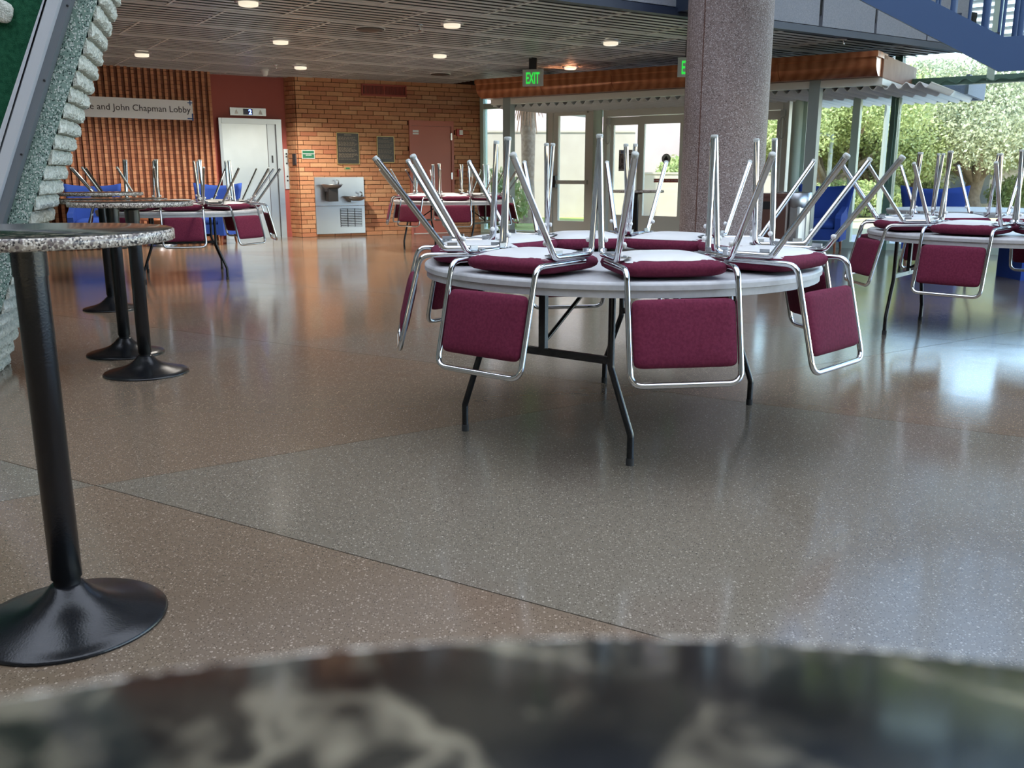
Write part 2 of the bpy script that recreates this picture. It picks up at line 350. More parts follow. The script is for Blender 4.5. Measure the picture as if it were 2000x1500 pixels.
# ------------------------------------------------------------------ ground and floor
fl = MB(); fp = [(-16, -6), (16, -6), (16, 24), (-16, 24)]
fp = clip(fp, (GN.x, GN.y), GD + .05)
fl.prism(fp, -.20, -.008)
floor = struct(obj('floor', fl, blackflat, None, (0, 8, -.2)), 'polished terrazzo lobby floor of brown and grey diamond slabs', 'floor')
d1 = R(-30.7); d2 = R(32.9); D1 = Vector((cos(d1), sin(d1))); D2 = Vector((cos(d2), sin(d2)))
n1 = Vector((-sin(d1), cos(d1))); n2 = Vector((-sin(d2), cos(d2))); X0 = Vector((-1.58, 3.28)); SIDE = 2.83
gap = .004
JB = [-5.2, -3.4, -1.7, 0, 1, 2, 3, 4, 5, 6, 7, 8]
for i in range(-5, 8):
    for j in range(len(JB) - 1):
        # slab between d1-lines i and i+1 (step along D2) and between d2-lines j, j+1 (step along -D1)
        c = X0 + D2 * (SIDE * (i + .5)) - D1 * (SIDE * (JB[j] + JB[j + 1]) / 2)
        h = SIDE / 2 - gap / 2 / sin(R(63.6)) * 1.2; hj = SIDE * (JB[j + 1] - JB[j]) / 2 - gap / 2 / sin(R(63.6)) * 1.2
        poly = [tuple(c + D2 * h * a - D1 * hj * b) for a, b in ((-1, -1), (1, -1), (1, 1), (-1, 1))]
        for pl, lim in (((GN.x, GN.y), GD + .04), ((-1, 0), 9.5), ((1, 0), 12), ((0, -1), 2.5), ((0, 1), 20)):
            poly = clip(poly, pl, lim)
            if len(poly) < 3: break
        if len(poly) < 3: continue
        if (Vector((poly[1][0] - poly[0][0], poly[1][1] - poly[0][1])).cross(Vector((poly[2][0] - poly[1][0], poly[2][1] - poly[1][1])))) < 0: poly = poly[::-1]
        obj('slab', MB().prism(poly, -.012, 0), slabGrey if (i + j - 3) % 2 else slabBrown, floor)
# outside ground
g = MB(); q = clip([(-60, -60), (80, -60), (80, 90), (-60, 90)], (-GN.x, -GN.y), -(GD + .06)); g.prism(q, -.3, -.03)
struct(obj('floor_outside', g, dirt, None, (10, 40, -.3)), 'dry lawn and ground beyond the glass', 'ground')
g = MB(); q = [tuple((Vector((WG.P(s, 0).x, WG.P(s, 0).y)) + GN * o)) for s, o in ((-1.5, .1), (30, .1), (30, 9.0), (-1.5, 2.0))]; g.prism(q, -.1, -.02)
tag(obj('walkway', g, pave), 'pale concrete walkway just outside the glass', 'path')
g = MB(); q = [(-6, 19.5), (3.5, 19.5), (5.6, 18.5), (5.6, 25.55), (-5.9, 25.55)]; q = clip(q, (-GN.x, -GN.y), -(GD + 1.2)); g.prism(q, -.1, -.012)
gl = tag(obj('lawn', g, grass), 'bright green lawn strip along the beige wall', 'grass'); gl['kind'] = 'stuff'
g = MB(); q = [(9, 21), (26, 15), (30, 17.5), (10, 24)]; g.prism(q, -.1, -.015); tag(obj('garden_path', g, pave), 'pale garden path crossing the lawn towards the oak', 'path')

# ------------------------------------------------------------------ ceiling: slatted metal panels
def inceil(c): return (c - EDGE0).dot(EV) > 0
cp = [(-13, -2), (12, -2), (12, 22), (-13, 22)]
cp = clip(cp, (-EV.x, -EV.y), -EDGE0.dot(EV)); cp = clip(cp, (GN.x, GN.y), GD + .1)
ce = MB(); ce.prism(cp, CEIL + .22, CEIL + .55)
ceiling = struct(obj('ceiling', ce, plenum, None, (-2, 12, CEIL + .22)), 'grey metal slat ceiling over dark plenum', 'ceiling')
PS = 1.22
def panelmesh(w0, w1):
    mb = MB(); nS = 8; p = PS / nS
    for k in range(nS): y = (k + .5) * p; mb.box(w0, w1, y - p * .24, y + p * .24, .004, .009)
    fr = MB(); return mb
PANELS = {}
def mesh_for(w0, w1):
    k = (round(w0, 2), round(w1, 2))
    if k not in PANELS: PANELS[k] = panelmesh(w0, w1).mesh('slats', slat)
    return PANELS[k]
crossbar = MB().box(-.012, .012, .0, PS, 0, .03).mesh('joint_bar', slatframe)
longbar = MB().box(0, PS, -.010, .010, 0, .03).mesh('joint_bar', slatframe)
def pol_in(p): return (p - EDGE0).dot(EV) > -.01 and GN.dot(p) < GD and (p - Vector((WL.o.x, WL.o.y))).dot(Vector((sin(WL.ang), -cos(WL.ang)))) > -1.8 and p.x > -9.5
A0 = Vector((-3.03, 10.41)) * (1.70 / 1.72)
j0 = round((EDGE0 - A0).dot(EV) / PS); VOFF = (EDGE0 - A0).dot(EV) - j0 * PS
for j in range(j0, j0 + 12):
    for i in range(-9, 12):
        base = A0 + EU * ((i + .5 * (j % 2)) * PS) + EV * (j * PS + VOFF)
        mid = base + EU * (PS / 2) + EV * (PS / 2)
        if not pol_in(mid): continue
        if GN.dot(mid) > GD - .5: continue
        pn = share('panel', mesh_for(.012, PS - .012), ceiling, (base.x + 2, base.y - 12, -.22), (0, 0, UE))
        share('joint_bar', crossbar, pn); share('joint_bar', longbar, pn)
pe = Vector((EDGE0.x, EDGE0.y)) + EU * ((GD - GN.dot(EDGE0)) / GN.dot(EU)); se = (Vector((pe.x, pe.y, 0)) - WG.o).dot(WG.d)
obj('plenum_edge', MB().box(-.3, se, .07, .14, CEIL + .005, CEIL + .54, WG.M()), plenum, ceiling)
# edge trim of the ceiling and balcony front with acoustic panels
BF = Plane((EDGE0.x, EDGE0.y), 33.5)
sR = (Vector((WG.P(0, 0).x, WG.P(0, 0).y)) - EDGE0)
tmax = (GD - GN.dot(EDGE0)) / GN.dot(EU)
bal = thing('balcony_front', 'blue-grey balcony front of acoustic panels above the ceiling edge', 'balcony', (EDGE0.x, EDGE0.y, CEIL))
mb = MB(); mb.box(-9, tmax, -.06, .05, CEIL - .01, CEIL + .07, BF.M()); obj('edge_rail', mb, bluedark, bal)
mb = MB(); mb.box(-9, tmax, -.30, -.08, CEIL + .07, CEIL + 1.3, BF.M()); obj('backing', mb, bluedark, bal)
sj = [BF.pix(1253, 5)[0]]
js = [BF.pix(1600, 50)[0], BF.pix(1708, 60)[0], BF.pix(1807, 80)[0]]
st = js[1] - js[0]; edges = [js[0] - st * k for k in range(8, 0, -1)] + js + [tmax - .05]
for k in range(len(edges) - 1):
    if edges[k] < -9: continue
    gp = .035 if abs(edges[k + 1] - js[0]) < .01 or abs(edges[k] - js[0]) < .01 else .015
    mb = MB(); mb.box(edges[k] + gp, edges[k + 1] - gp, -.08, .02, CEIL + .085, CEIL + 1.25, BF.M()); obj('acoustic_panel', mb, fascia, bal)
mb = MB(); mb.box(BF.pix(1318, 5)[0], BF.pix(1350, 5)[0], .02, .30, CEIL + .03, CEIL + .40, BF.M()); obj('beam_bracket', mb, bluedark, bal)

# unseen high roof and closing walls, added to shade the lobby
SKX = (-7.0, 9.0); SKY = (-5.0, 8.6)
rf = MB()
for x0, x1, y0, y1 in ((-13, 17, -9, SKY[0]), (-13, SKX[0], SKY[0], SKY[1]), (SKX[1], 17, SKY[0], SKY[1]), (-13, 17, SKY[1], 22)):
    q = clip([(x0, y0), (x1, y0), (x1, y1), (x0, y1)], (GN.x, GN.y), GD + .6)
    if len(q) > 2: rf.prism(q, 8.0, 8.4)
struct(obj('added_roof', rf, wallpaint, None, (0, 5, 8)), 'unseen high atrium roof added to shade the lobby', 'roof')
skl = sempty('added_skylight', ((SKX[0] + SKX[1]) / 2, (SKY[0] + SKY[1]) / 2, 8.0), 'unseen translucent skylight added to light the atrium from above', 'skylight')  # unseen skylight, added as diffuse top light for the interior
opal = bpy.data.materials.new('opal_light_fill'); opal.use_nodes = True; on = opal.node_tree.nodes; on.clear(); oo = on.new('ShaderNodeOutputMaterial'); ot = on.new('ShaderNodeBsdfTranslucent'); ot.inputs[0].default_value = (.58, .57, .54, 1); opal.node_tree.links.new(ot.outputs[0], oo.inputs[0])
nx, ny = 8, 7; dx = (SKX[1] - SKX[0]) / nx; dy_ = (SKY[1] - SKY[0]) / ny
pm = MB().box(-dx / 2 + .06, dx / 2 - .06, -dy_ / 2 + .06, dy_ / 2 - .06, 0, .002); pm.f = pm.f[:1]; pm.sm = pm.sm[:1]; pm = pm.mesh('pane', opal)
for a in range(nx):
    for b in range(ny): share('pane', pm, skl, (SKX[0] + dx * (a + .5) - skl.location.x, SKY[0] + dy_ * (b + .5) - skl.location.y, .15))
for a in range(nx + 1): obj('bar', MB().box(SKX[0] + dx * a - .06, SKX[0] + dx * a + .06, SKY[0], SKY[1], 8.0, 8.2), white, skl)
for b in range(ny + 1): obj('bar', MB().box(SKX[0], SKX[1], SKY[0] + dy_ * b - .06, SKY[0] + dy_ * b + .06, 8.0, 8.2), white, skl)
wx = MB().box(-13, 17, -9.2, -9.0, 0, 8.0); struct(obj('added_wall_rear', wx, wallpaint), 'unseen plaster wall added behind the camera to cut frontal light', 'wall')  # added out of view to keep light from coming in behind the camera
wx = MB().box(-9.8, -9.6, -9.0, 14.0, 0, 8.0); struct(obj('added_wall_far_left', wx, wallpaint), 'unseen plaster side wall added beyond the concrete fin to cut light', 'wall')  # added out of view to close the left side against daylight
# ------------------------------------------------------------------ brick walls
def brickwall(name, pl, s0, s1, z0, z1, bl, bh, holes, m, label, limit, order, bond=.5, depth=.03, jointm=.010):
    w_ = sempty(name, pl.P((s0 + s1) / 2, 0), label, 'wall')
    mb = MB(); 
    for (a, b, c, d) in holesplit(s0, s1, z0, z1 + .20, holes): mb.box(a, b, -.25, 0, c, d, pl.M())
    obj('mortar_bed', mb, mortar, w_)
    L = []
    nr = int(round((z1 - z0) / bh))
    for r in range(nr):
        zb = z0 + r * bh; off = [0, .5, .17, .67, .33, .83][r % 6] * bl if bond == 'run' else (r % 2) * bl * .5
        s = s0 - off
        while s < s1:
            a, b = max(s, s0) + jointm / 2, min(s + bl, s1) - jointm / 2
            for h in holes:
                if zb + bh * .5 > h[2] and zb + bh * .5 < h[3]:
                    if a >= h[0] and b <= h[1]: a = b
                    elif a < h[0] < b and b - h[0] < h[0] - a or (a < h[0] < b <= h[1]): b = h[0] - .004
                    elif h[0] <= a < h[1] < b: a = h[1] + .004
            if b - a > .03: L.append((a, b, zb + jointm / 2, min(zb + bh, z1) - jointm / 2))
            s += bl
    L.sort(key=order)
    stuff = MB(); cache = {}
    for k, (a, b, c, d) in enumerate(L):
        off = depth + random.uniform(-.004, .004)
        if k < limit:
            key = (round(b - a, 2), round(d - c, 3))
            if key not in cache: cache[key] = MB().box(-(b - a) / 2, (b - a) / 2, 0, depth + .02, -(d - c) / 2, (d - c) / 2).mesh('brick', m)
            p = pl.P((a + b) / 2, (c + d) / 2, off - depth - .02) - w_.location
            share('brick', cache[key], w_, p, (0, 0, math.atan2(pl.d.y, pl.d.x)), ((1, -1, 1)))
        else: stuff.box(a, b, off - depth - .015, off, c, d, pl.M())
    if stuff.v: o = obj('brickwork', stuff, m, w_); o['kind'] = 'stuff'
    return w_
def holesplit(s0, s1, z0, z1, holes):
    out = []; x = s0
    for h in sorted(holes):
        out.append((x, h[0], z0, z1))
        if h[2] > z0: out.append((h[0], h[1], z0, h[2]))
        if h[3] < z1: out.append((h[0], h[1], h[3], z1))
        x = h[1]
    out.append((x, s1, z0, z1)); return out
da0, dz1 = WB.pix(797, 234); da1, _ = WB.pix(884, 238); dz1 = WB.pix(840, 236)[1]
va0, vz1 = WB.pix(705, 163); va1, vz0 = WB.pix(793, 190)
RH = .0795
doorh = (da0, da1, 0, dz1)
brickwall('wall_back', WB, 0, 3.75, 0, CEIL + .02, .312, RH, [doorh], brickM, 'orange roman brick wall with fountain, plaques and red door', 300, lambda q: (q[0] * 1.0 + abs(q[2] - 1.9) * .5), 'run')
# ribbed wall: proud columns coloured as lit, recessed ones coloured as shade
wl = sempty('wall_left', WL.P(-2, 0), 'ribbed brick wall of proud orange columns and recessed columns with shade painted in brown', 'wall')
obj('mortar_bed', MB().box(-6.0, 0, -.25, 0, 0, CEIL + .02, WL.M()), mortar, wl)
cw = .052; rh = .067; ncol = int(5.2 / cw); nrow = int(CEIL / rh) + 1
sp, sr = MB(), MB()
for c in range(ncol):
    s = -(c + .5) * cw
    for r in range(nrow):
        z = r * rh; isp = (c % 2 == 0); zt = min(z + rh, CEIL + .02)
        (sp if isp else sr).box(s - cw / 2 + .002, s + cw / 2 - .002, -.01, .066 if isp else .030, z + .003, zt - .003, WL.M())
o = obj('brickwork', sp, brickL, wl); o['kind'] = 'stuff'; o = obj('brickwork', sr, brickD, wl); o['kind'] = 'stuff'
# recessed red wall, return, hidden walls
re0, re1 = -.02, 1.34
wr = struct(obj('wall_recess', MB().box(-.30, re1 + .1, -.20, 0, 0, CEIL + .02, WR.M()), redpaint), 'plain dark red painted wall around the elevator', 'wall')
RT0 = WR.P(re1, 0); RT1 = WB.P(0, 0); ang = math.degrees(math.atan2(RT1.y - RT0.y, RT1.x - RT0.x)); RT = Plane((RT0.x, RT0.y), ang); rl = (RT1 - RT0).length
brickwall('wall_return', RT, -.02, rl, 0, CEIL + .02, .16, RH, [], brickM, 'narrow shaded brick return beside the elevator', 300, lambda q: q[0], .5, .02)
struct(obj('wall_left_return', MB().box(-.02, .38, -.02, .0, 0, CEIL + .02, Plane((WL.o.x + .0, WL.o.y), 108).M()), redpaint), 'red painted reveal at the end of the ribbed wall', 'wall')
struct(obj('baseboard_recess', MB().box(.0, re1, 0, .015, 0, .10, WR.M()), redpaint), 'dark red skirting below the elevator wall', 'baseboard')

# ------------------------------------------------------------------ elevator
s0, zt = WR.pix(424, 229); s1, _ = WR.pix(546, 235); zt = (WR.pix(424, 229)[1] + WR.pix(546, 235)[1]) / 2
el = struct(thing('door_1', 'brushed steel elevator door in a steel frame in the red wall', 'elevator', WR.P((s0 + s1) / 2, 0)))
obj('frame', MB().box(s0, s0 + .05, 0, .09, 0, zt, WR.M()).box(s1 - .10, s1, 0, .09, 0, zt, WR.M()).box(s0 + .05, s1 - .10, 0, .10, zt - .09, zt, WR.M()), steel, el)
obj('door_panel', MB().box(s0 + .05, s1 - .26, .0, .035, .0, zt - .09, WR.M()), dullsteel, el)
obj('side_panel', MB().box(s1 - .255, s1 - .10, .0, .05, .0, zt - .09, WR.M()), steel, el)
obj('jamb_plate', MB().box(s1 - .20, s1 - .17, .05, .055, 1.35, 1.48, WR.M()), blackflat, el)
a, z1_ = WR.pix(448, 210); b, z0_ = WR.pix(519, 228); z1_ = WR.pix(483, 211)[1]; z0_ = WR.pix(483, 226)[1]
ds = thing('elevator_display', 'steel elevator floor indicator showing a blue 2 above the door', 'display', WR.P((a + b) / 2, z0_))
obj('plate', MB().box(a, b, 0, .03, z0_, z1_, WR.M()), steel, ds)
mid = (a + b) / 2; hz = (z0_ + z1_) / 2
obj('screen', MB().box(mid - .09, mid + .08, .03, .033, hz - .05, hz + .05, WR.M()), displaybg, ds)
Mtx = Matrix(((WR.d.x, 0, WR.n.x, 0), (WR.d.y, 0, WR.n.y, 0), (0, 1, 0, 0), (0, 0, 0, 1)))
def wtext(pl, body, size, s, z, off, m, parent, name='lettering', align='LEFT', ext=.001, bold=0, sc=(1, 1)):
    T = Matrix.Translation(pl.P(s, z, off)) @ Matrix(((pl.d.x, 0, pl.n.x, 0), (pl.d.y, 0, pl.n.y, 0), (0, 1, 0, 0), (0, 0, 0, 1))) @ Matrix.Diagonal((sc[0], sc[1], 1, 1))
    return obj(name, textmb(body, size, T, align, ext, bold), m, parent)
wtext(WR, '2', .11, mid + .035, hz - .038, .035, displayblue, ds, 'digit', 'CENTER', .001, .002)
for q in (a + .11, b - .10): obj('arrow', MB().prism([(q - .035, hz - .04), (q + .035, hz - .04), (q, hz + .04)], .030, .034, Mtx @ Matrix.Identity(4) if False else Matrix.Translation(WR.o) @ Mtx), whitecap, ds)
a, z1_ = WR.pix(554, 291, .03); b, z0_ = WR.pix(568, 369, .03)
cpn = thing('elevator_call_panel', 'tall narrow steel call panel with black buttons beside the elevator', 'panel', WR.P((a + b) / 2, z0_))
obj('plate', MB().box(a, b, 0, .02, z0_, z1_, WR.M()), dullsteel, cpn)
for fr_ in (.12, .19, .36, .68, .79):
    z = z1_ - (z1_ - z0_) * fr_; c = WR.P((a + b) / 2, z, .02); obj('button', MB().lathe([(.016, 0), (.016, .008), (.0, .009)], 12, Matrix.Translation(c) @ WR.M().to_3x3().to_4x4() @ Matrix.Rotation(-pi / 2, 4, 'X')), blackflat, cpn)
a, z1_ = RT.pix(571, 300, .03); b, z0_ = RT.pix(579, 322, .03)
tag(obj('wall_plate', MB().box(a, b, .02, .035, z0_, z1_, RT.M()).box(a + .015, b - .015, .035, .04, z0_ + .02, z1_ - .02, RT.M()), steel), 'small grey steel plate on the shaded brick return', 'plate')

# ------------------------------------------------------------------ name board on the ribbed wall
o_ = .085
a, zt_ = WL.pix(160, 187, o_); b, zb_ = WL.pix(378, 234, o_); zt_ = WL.pix(378, 197, o_)[1]; zb_ = WL.pix(378, 235, o_)[1]
sg = thing('name_board', 'long white board lettered with the lobby name on the ribbed wall', 'sign', WL.P((a + b) / 2, zb_))
obj('board', MB().box(a - .6, b, .076, o_, zb_, zt_, WL.M()), paper, sg)
ht = zt_ - zb_
def serif_fix(): pass
ta = WL.pix(372, 215, o_)[0]
wtext(WL, 'se and John Chapman Lobby', ht * .45, ta, zb_ + ht * .38, o_ + .001, ink, sg, 'lettering', 'RIGHT', .001)
for nm, (cx, cz, w_, h_) in {'h1': (b - .04, zt_ - .035, .085, .016), 'v1': (b - .04, zt_ - .035, .016, .085), 'h2': (b - .05, zb_ + .025, .10, .016), 'v2': (b - .012, zb_ + .05, .020, .12)}.items():
    obj('blue_tape', MB().box(cx - w_ / 2, cx + w_ / 2, o_, o_ + .002, cz - h_ / 2, cz + h_ / 2, WL.M()), bluetape, sg)

# ------------------------------------------------------------------ things on the orange brick wall
BO = .035
def wrect(pl, x0, y0, x1, y1, off=BO):
    a, z1 = pl.pix(x0, y0, off); b, _ = pl.pix(x1, y0, off); xm = (x0 + x1) / 2
    z1 = pl.pix(xm, y0, off)[1]; z0 = pl.pix(xm, y1, off)[1]; return a, b, z0, z1
a, b, z0_, z1_ = wrect(WB, 705, 165, 793, 188)
vt = thing('wall_vent', 'red slatted air vent high on the brick wall', 'vent', WB.P((a + b) / 2, z0_))
obj('frame', MB().box(a, b, BO - .01, BO + .02, z0_, z0_ + .03, WB.M()).box(a, b, BO - .01, BO + .02, z1_ - .03, z1_, WB.M()).box(a, a + .03, BO - .01, BO + .02, z0_, z1_, WB.M()).box(b - .03, b, BO - .01, BO + .02, z0_, z1_, WB.M()).box((a + b) / 2 - .012, (a + b) / 2 + .012, BO - .01, BO + .018, z0_, z1_, WB.M()), ventred, vt)
obj('back', MB().box(a + .02, b - .02, BO - .012, BO + .003, z0_ + .02, z1_ - .02, WB.M()), blackflat, vt)
nv = 32; sm = MB().box(-.006, .006, -.022, 0, 0, z1_ - z0_ - .06).mesh('slat', ventred)
for k in range(nv): s = a + .04 + (b - a - .08) * (k + .5) / nv; share('slat', sm, vt, WB.P(s, z0_ + .03, BO - .008 + .003) - vt.location, (0, 0, WB.ang))
def plaque(x0, y0, x1, y1, nl, label, seed):
    a, b, z0, z1 = wrect(WB, x0, y0, x1, y1); t = thing('wall_plaque', label, 'plaque', WB.P((a + b) / 2, z0)); rnd = random.Random(seed)
    obj('edge', MB().box(a, b, BO - .005, BO + .018, z0, z1, WB.M()), goldm, t); e = .012
    obj('plate', MB().box(a + e, b - e, BO + .01, BO + .022, z0 + e, z1 - e, WB.M()), darkmetal, t)
    mb = MB(); h = z1 - z0; w_ = b - a
    mb.box(a + w_ * .34, a + w_ * .66, BO + .022, BO + .024, z1 - h * .085, z1 - h * .065, WB.M())
    for k in range(nl):
        if k % 6 == 4: continue
        z = z1 - h * (.15 + .72 * k / nl); x = a + w_ * .08
        while x < a + w_ * rnd.uniform(.62, .9): l_ = rnd.uniform(.02, .06); mb.box(x, min(x + l_, b - .03), BO + .022, BO + .024, z, z + h * .010, WB.M()); x += l_ + .012
    obj('lettering', mb, mat('plaque_letters', (.26, .20, .13), .5) if 'plaque_letters' not in MATS else MATS['plaque_letters'], t)
plaque(656, 259, 700, 321, 24, 'larger dark bronze text plaque on the brick wall', 1)
plaque(735, 266, 769, 318, 22, 'smaller dark bronze text plaque nearer the red door', 2)
a, b, z0_, z1_ = wrect(WB, 589, 293, 614, 310)
t = thing('notice_sign', 'small green wall sign with white lettering beside the elevator', 'sign', WB.P((a + b) / 2, z0_))
obj('edge', MB().box(a, b, BO - .005, BO + .008, z0_, z1_, WB.M()), greyframe, t); obj('plate', MB().box(a + .012, b - .012, BO, BO + .012, z0_ + .012, z1_ - .012, WB.M()), signgreen, t)
mb = MB()
for zf, x0, x1 in ((.52, .08, .92), (.36, .30, .70)):
    x = a + (b - a) * x0
    while x < a + (b - a) * x1: mb.box(x, x + .013, BO + .012, BO + .014, z0_ + (z1_ - z0_) * zf, z0_ + (z1_ - z0_) * (zf + .09), WB.M()); x += .018
obj('lettering', mb, whitecap, t)
a, b, z0_, z1_ = wrect(WB, 672, 326, 685, 332)
t = thing('small_label', 'tiny yellow and green label under the larger plaque', 'label', WB.P((a + b) / 2, z0_)); obj('plate', MB().box(a, b, BO - .003, BO + .004, z0_, z1_, WB.M()), goldm, t); obj('arrow', MB().box(a + .03, b - .02, BO + .004, BO + .006, z0_ + .015, z1_ - .012, WB.M()), signgreen, t)
# red door
dd = struct(thing('door_2', 'salmon red painted metal door in the brick wall', 'door', WB.P((da0 + da1) / 2, 0)))
fw = .05
obj('door_frame', MB().box(da0, da0 + fw, -.10, .05, 0, dz1, WB.M()).box(da1 - fw, da1, -.10, .05, 0, dz1, WB.M()).box(da0 + fw, da1 - fw, -.10, .05, dz1 - .10, dz1, WB.M()), doorpaint, dd)
lf = obj('door_leaf', MB().box(da0 + fw + .005, da1 - fw - .008, -.09, .025, .01, dz1 - .105, WB.M()), doorpaint, dd)
for z in (.25, 1.05, 1.80): obj('hinge', MB().box(da1 - fw - .018, da1 - fw + .012, .02, .058, z, z + .13, WB.M()), steel, lf)
obj('sticker', MB().box(da0 + fw + .03, da0 + fw + .15, .025, .028, dz1 - .22, dz1 - .18, WB.M()).box(da0 + fw + .03, da0 + fw + .15, .025, .028, dz1 - .26, dz1 - .235, WB.M()), whitecap, lf)
obj('door_handle', MB().tube([WB.P(da0 + .13, 1.0, .03), WB.P(da0 + .13, 1.0, .075), WB.P(da0 + .25, 1.0, .075)], .011, 8), steel, lf)
def wbox(name, label, cat, x0, y0, x1, y1, m, parts):
    a, b, z0, z1 = wrect(WB, x0, y0, x1, y1); t = thing(name, label, cat, WB.P((a + b) / 2, z0))
    obj('body', MB().box(a, b, BO - .01, BO + .045, z0, z1, WB.M()), m, t)
    for nm, mm, (u0, u1, v0, v1, e) in parts: obj(nm, MB().box(a + (b - a) * u0, a + (b - a) * u1, BO + .04, BO + .045 + e, z0 + (z1 - z0) * v0, z0 + (z1 - z0) * v1, WB.M()), mm, t)
wbox('fire_alarm_strobe', 'red fire alarm strobe high beside the red door', 'alarm', 891, 252, 902, 266, redplastic, [('lens', whitecap, (.35, .95, .15, .85, .02))])
wbox('fire_pull_station', 'red fire alarm pull box low beside the red door', 'alarm', 893, 331, 903, 345, redplastic, [('pull_bar', whitecap, (.2, .8, .35, .5, .015))])
wbox('switch_plate', 'pale light switch plate right of the fire pull box', 'switch', 912, 333, 923, 346, paper, [('toggle', whitecap, (.4, .6, .35, .65, .012))])
# drinking fountain
a, b, z0_, z1_ = wrect(WB, 613, 346, 709, 456); zm = WB.pix(660, 402, BO)[1]
ft = thing('drinking_fountain', 'stainless steel double drinking fountain on the brick wall', 'fountain', WB.P((a + b) / 2, z0_))
obj('upper_plate', MB().box(a, b, BO - .01, BO + .03, zm + .004, z1_, WB.M()), steel, ft)
lp = obj('lower_plate', MB().box(a, b, BO - .01, BO + .03, z0_, zm - .004, WB.M()), steel, ft)
ga, gb, gz0, gz1 = wrect(WB, 664, 403, 706, 449, BO + .03); gz0, gz1 = z0_ + .12, zm - .05
obj('grille_back', MB().box(ga, gb, BO + .03, BO + .034, gz0, gz1, WB.M()), blackflat, lp)
for c in range(3):
    x0 = ga + (gb - ga) * (c + .06) / 3; x1 = ga + (gb - ga) * (c + .94) / 3
    for k in range(11): z = gz0 + (gz1 - gz0) * (k + .5) / 11; obj('louver', MB().box(x0, x1, BO + .032, BO + .044, z - .008, z + .008, WB.M()), steel, lp)
def basin(px, py, wpx, box):
    s, z = WB.pix(px, py, BO + .15); M = Matrix.Translation(WB.P(s, z, BO + .16)) @ WB.M().to_3x3().to_4x4()
    r = .185
    bs = obj('basin', MB().lathe([(.10, -.075), (.155, -.05), (r, -.012), (r + .012, .0), (r + .01, .012), (r - .01, .010), (.11, -.028), (.0, -.036)], 28, M @ Matrix.Diagonal((1, 1.05, 1, 1))), steel, ft)
    obj('bubbler', MB().tube(fillet([(.13, -.02, 0), (.14, -.02, .07), (.09, -.01, .085)], .02), .012, 8, M=M).lathe([(.022, .0), (.022, .02), (.015, .03)], 12, M @ Matrix.Translation((.13, -.02, -.005))), chrome, bs)
    obj('neck', MB().box(-.11, .11, -.16, .06, -.10 if not box else -.12, -.05, M), steel, bs)
    if box: obj('push_box', MB().box(-.10, .08, -.10, .11, -.30, -.07, M), darkmetal, bs)
basin(648, 361, 36, True); basin(694, 384, 36, False)

# ------------------------------------------------------------------ glass entrance wall
PBm = Matrix
def mull(pl, s, w_, z0, z1, o0, o1, m, name, parent): return obj(name, MB().box(s - w_ / 2, s + w_ / 2, o0, o1, z0, z1, pl.M()), m, parent)
TR = 2.45
sM = [0.02] + [WG.pix(x, 300)[0] for x in (1078, 1160)]
sD0 = WG.pix(1182, 300)[0]; sD1 = WG.pix(1540, 300)[0]; sP = WG.pix(1561, 300)[0]; sA = WG.pix(1668, 300)[0]; sB = WG.pix(1748, 240)[0]
def window(name, label, s0, s1, zs, zt, m, fw=.09, mulls=(), trans=()):
    w_ = struct(thing(name, label, 'window', WG.P((s0 + s1) / 2, 0)))
    mb = MB(); 
    for s in (s0, s1): mb.box(s - fw / 2, s + fw / 2, -.07, .07, 0, zt, WG.M())
    mb.box(s0 + fw / 2, s1 - fw / 2, -.06, .06, 0, zs, WG.M()).box(s0 + fw / 2, s1 - fw / 2, -.06, .06, zt - .08, zt, WG.M())
    obj('frame', mb, m, w_)
    for z in trans: obj('transom', MB().box(s0 + fw / 2, s1 - fw / 2, -.06, .06, z - .05, z + .05, WG.M()), m, w_)
    for s, za, zb in mulls: obj('mullion', MB().box(s - fw / 2, s + fw / 2, -.06, .065, za, zb, WG.M()), m, w_)
    sv = sorted([s0, s1]); zz = [zs] + list(trans) + [zt - .08]
    for i in range(len(zz) - 1):
        xs = [s0] + [q[0] for q in mulls if q[1] <= zz[i] + .1 and q[2] >= zz[i + 1] - .1] + [s1]
        for k in range(len(xs) - 1): obj('pane', MB().box(xs[k] + fw / 2, xs[k + 1] - fw / 2, -.006, .006, zz[i] + .03, zz[i + 1] - .03, WG.M()), glass, w_)
    return w_
window('window_1', 'narrow green framed window next to the brick wall', 0.02, sM[1] - .05, .06, CEIL + .22, greenframe, .08, (), (TR,))
window('window_2', 'green framed glass beside the sliding doors', sP + .05, sB, .10, CEIL + .22, greenframe, .11, ((sA, .1, TR),), (TR,))
# tall atrium glass to the right
sT = [sB + 1.25 * k for k in range(0, 9)]
wz = struct(thing('window_3', 'tall dark green framed atrium glazing at the right', 'window', WG.P(sB + 5, 0)))
for k, s in enumerate(sT):
    obj('mullion', MB().box(s - .055, s + .055, -.10, .10, 0, 8.0, WG.M()), darkgreen, wz) if k in (0, 4, 8) else obj('mullion', MB().box(s - .05, s + .05, -.08, .08, TR, 8.0, WG.M()), greenframe, wz)
for z in (TR + .02, 5.2): obj('transom', MB().box(sB + .05, sT[-1] - .05, -.07, .07, z - .055, z + .055, WG.M()), darkgreen, wz)
obj('sill', MB().box(sB + .05, sT[-1] - .05, -.08, .08, 0, .10, WG.M()), greenframe, wz)
for a, b in ((0, 4), (4, 8)): obj('pane', MB().box(sT[a] + .06, sT[b] - .06, -.006, .006, .1, TR - .04, WG.M()), glass, wz)
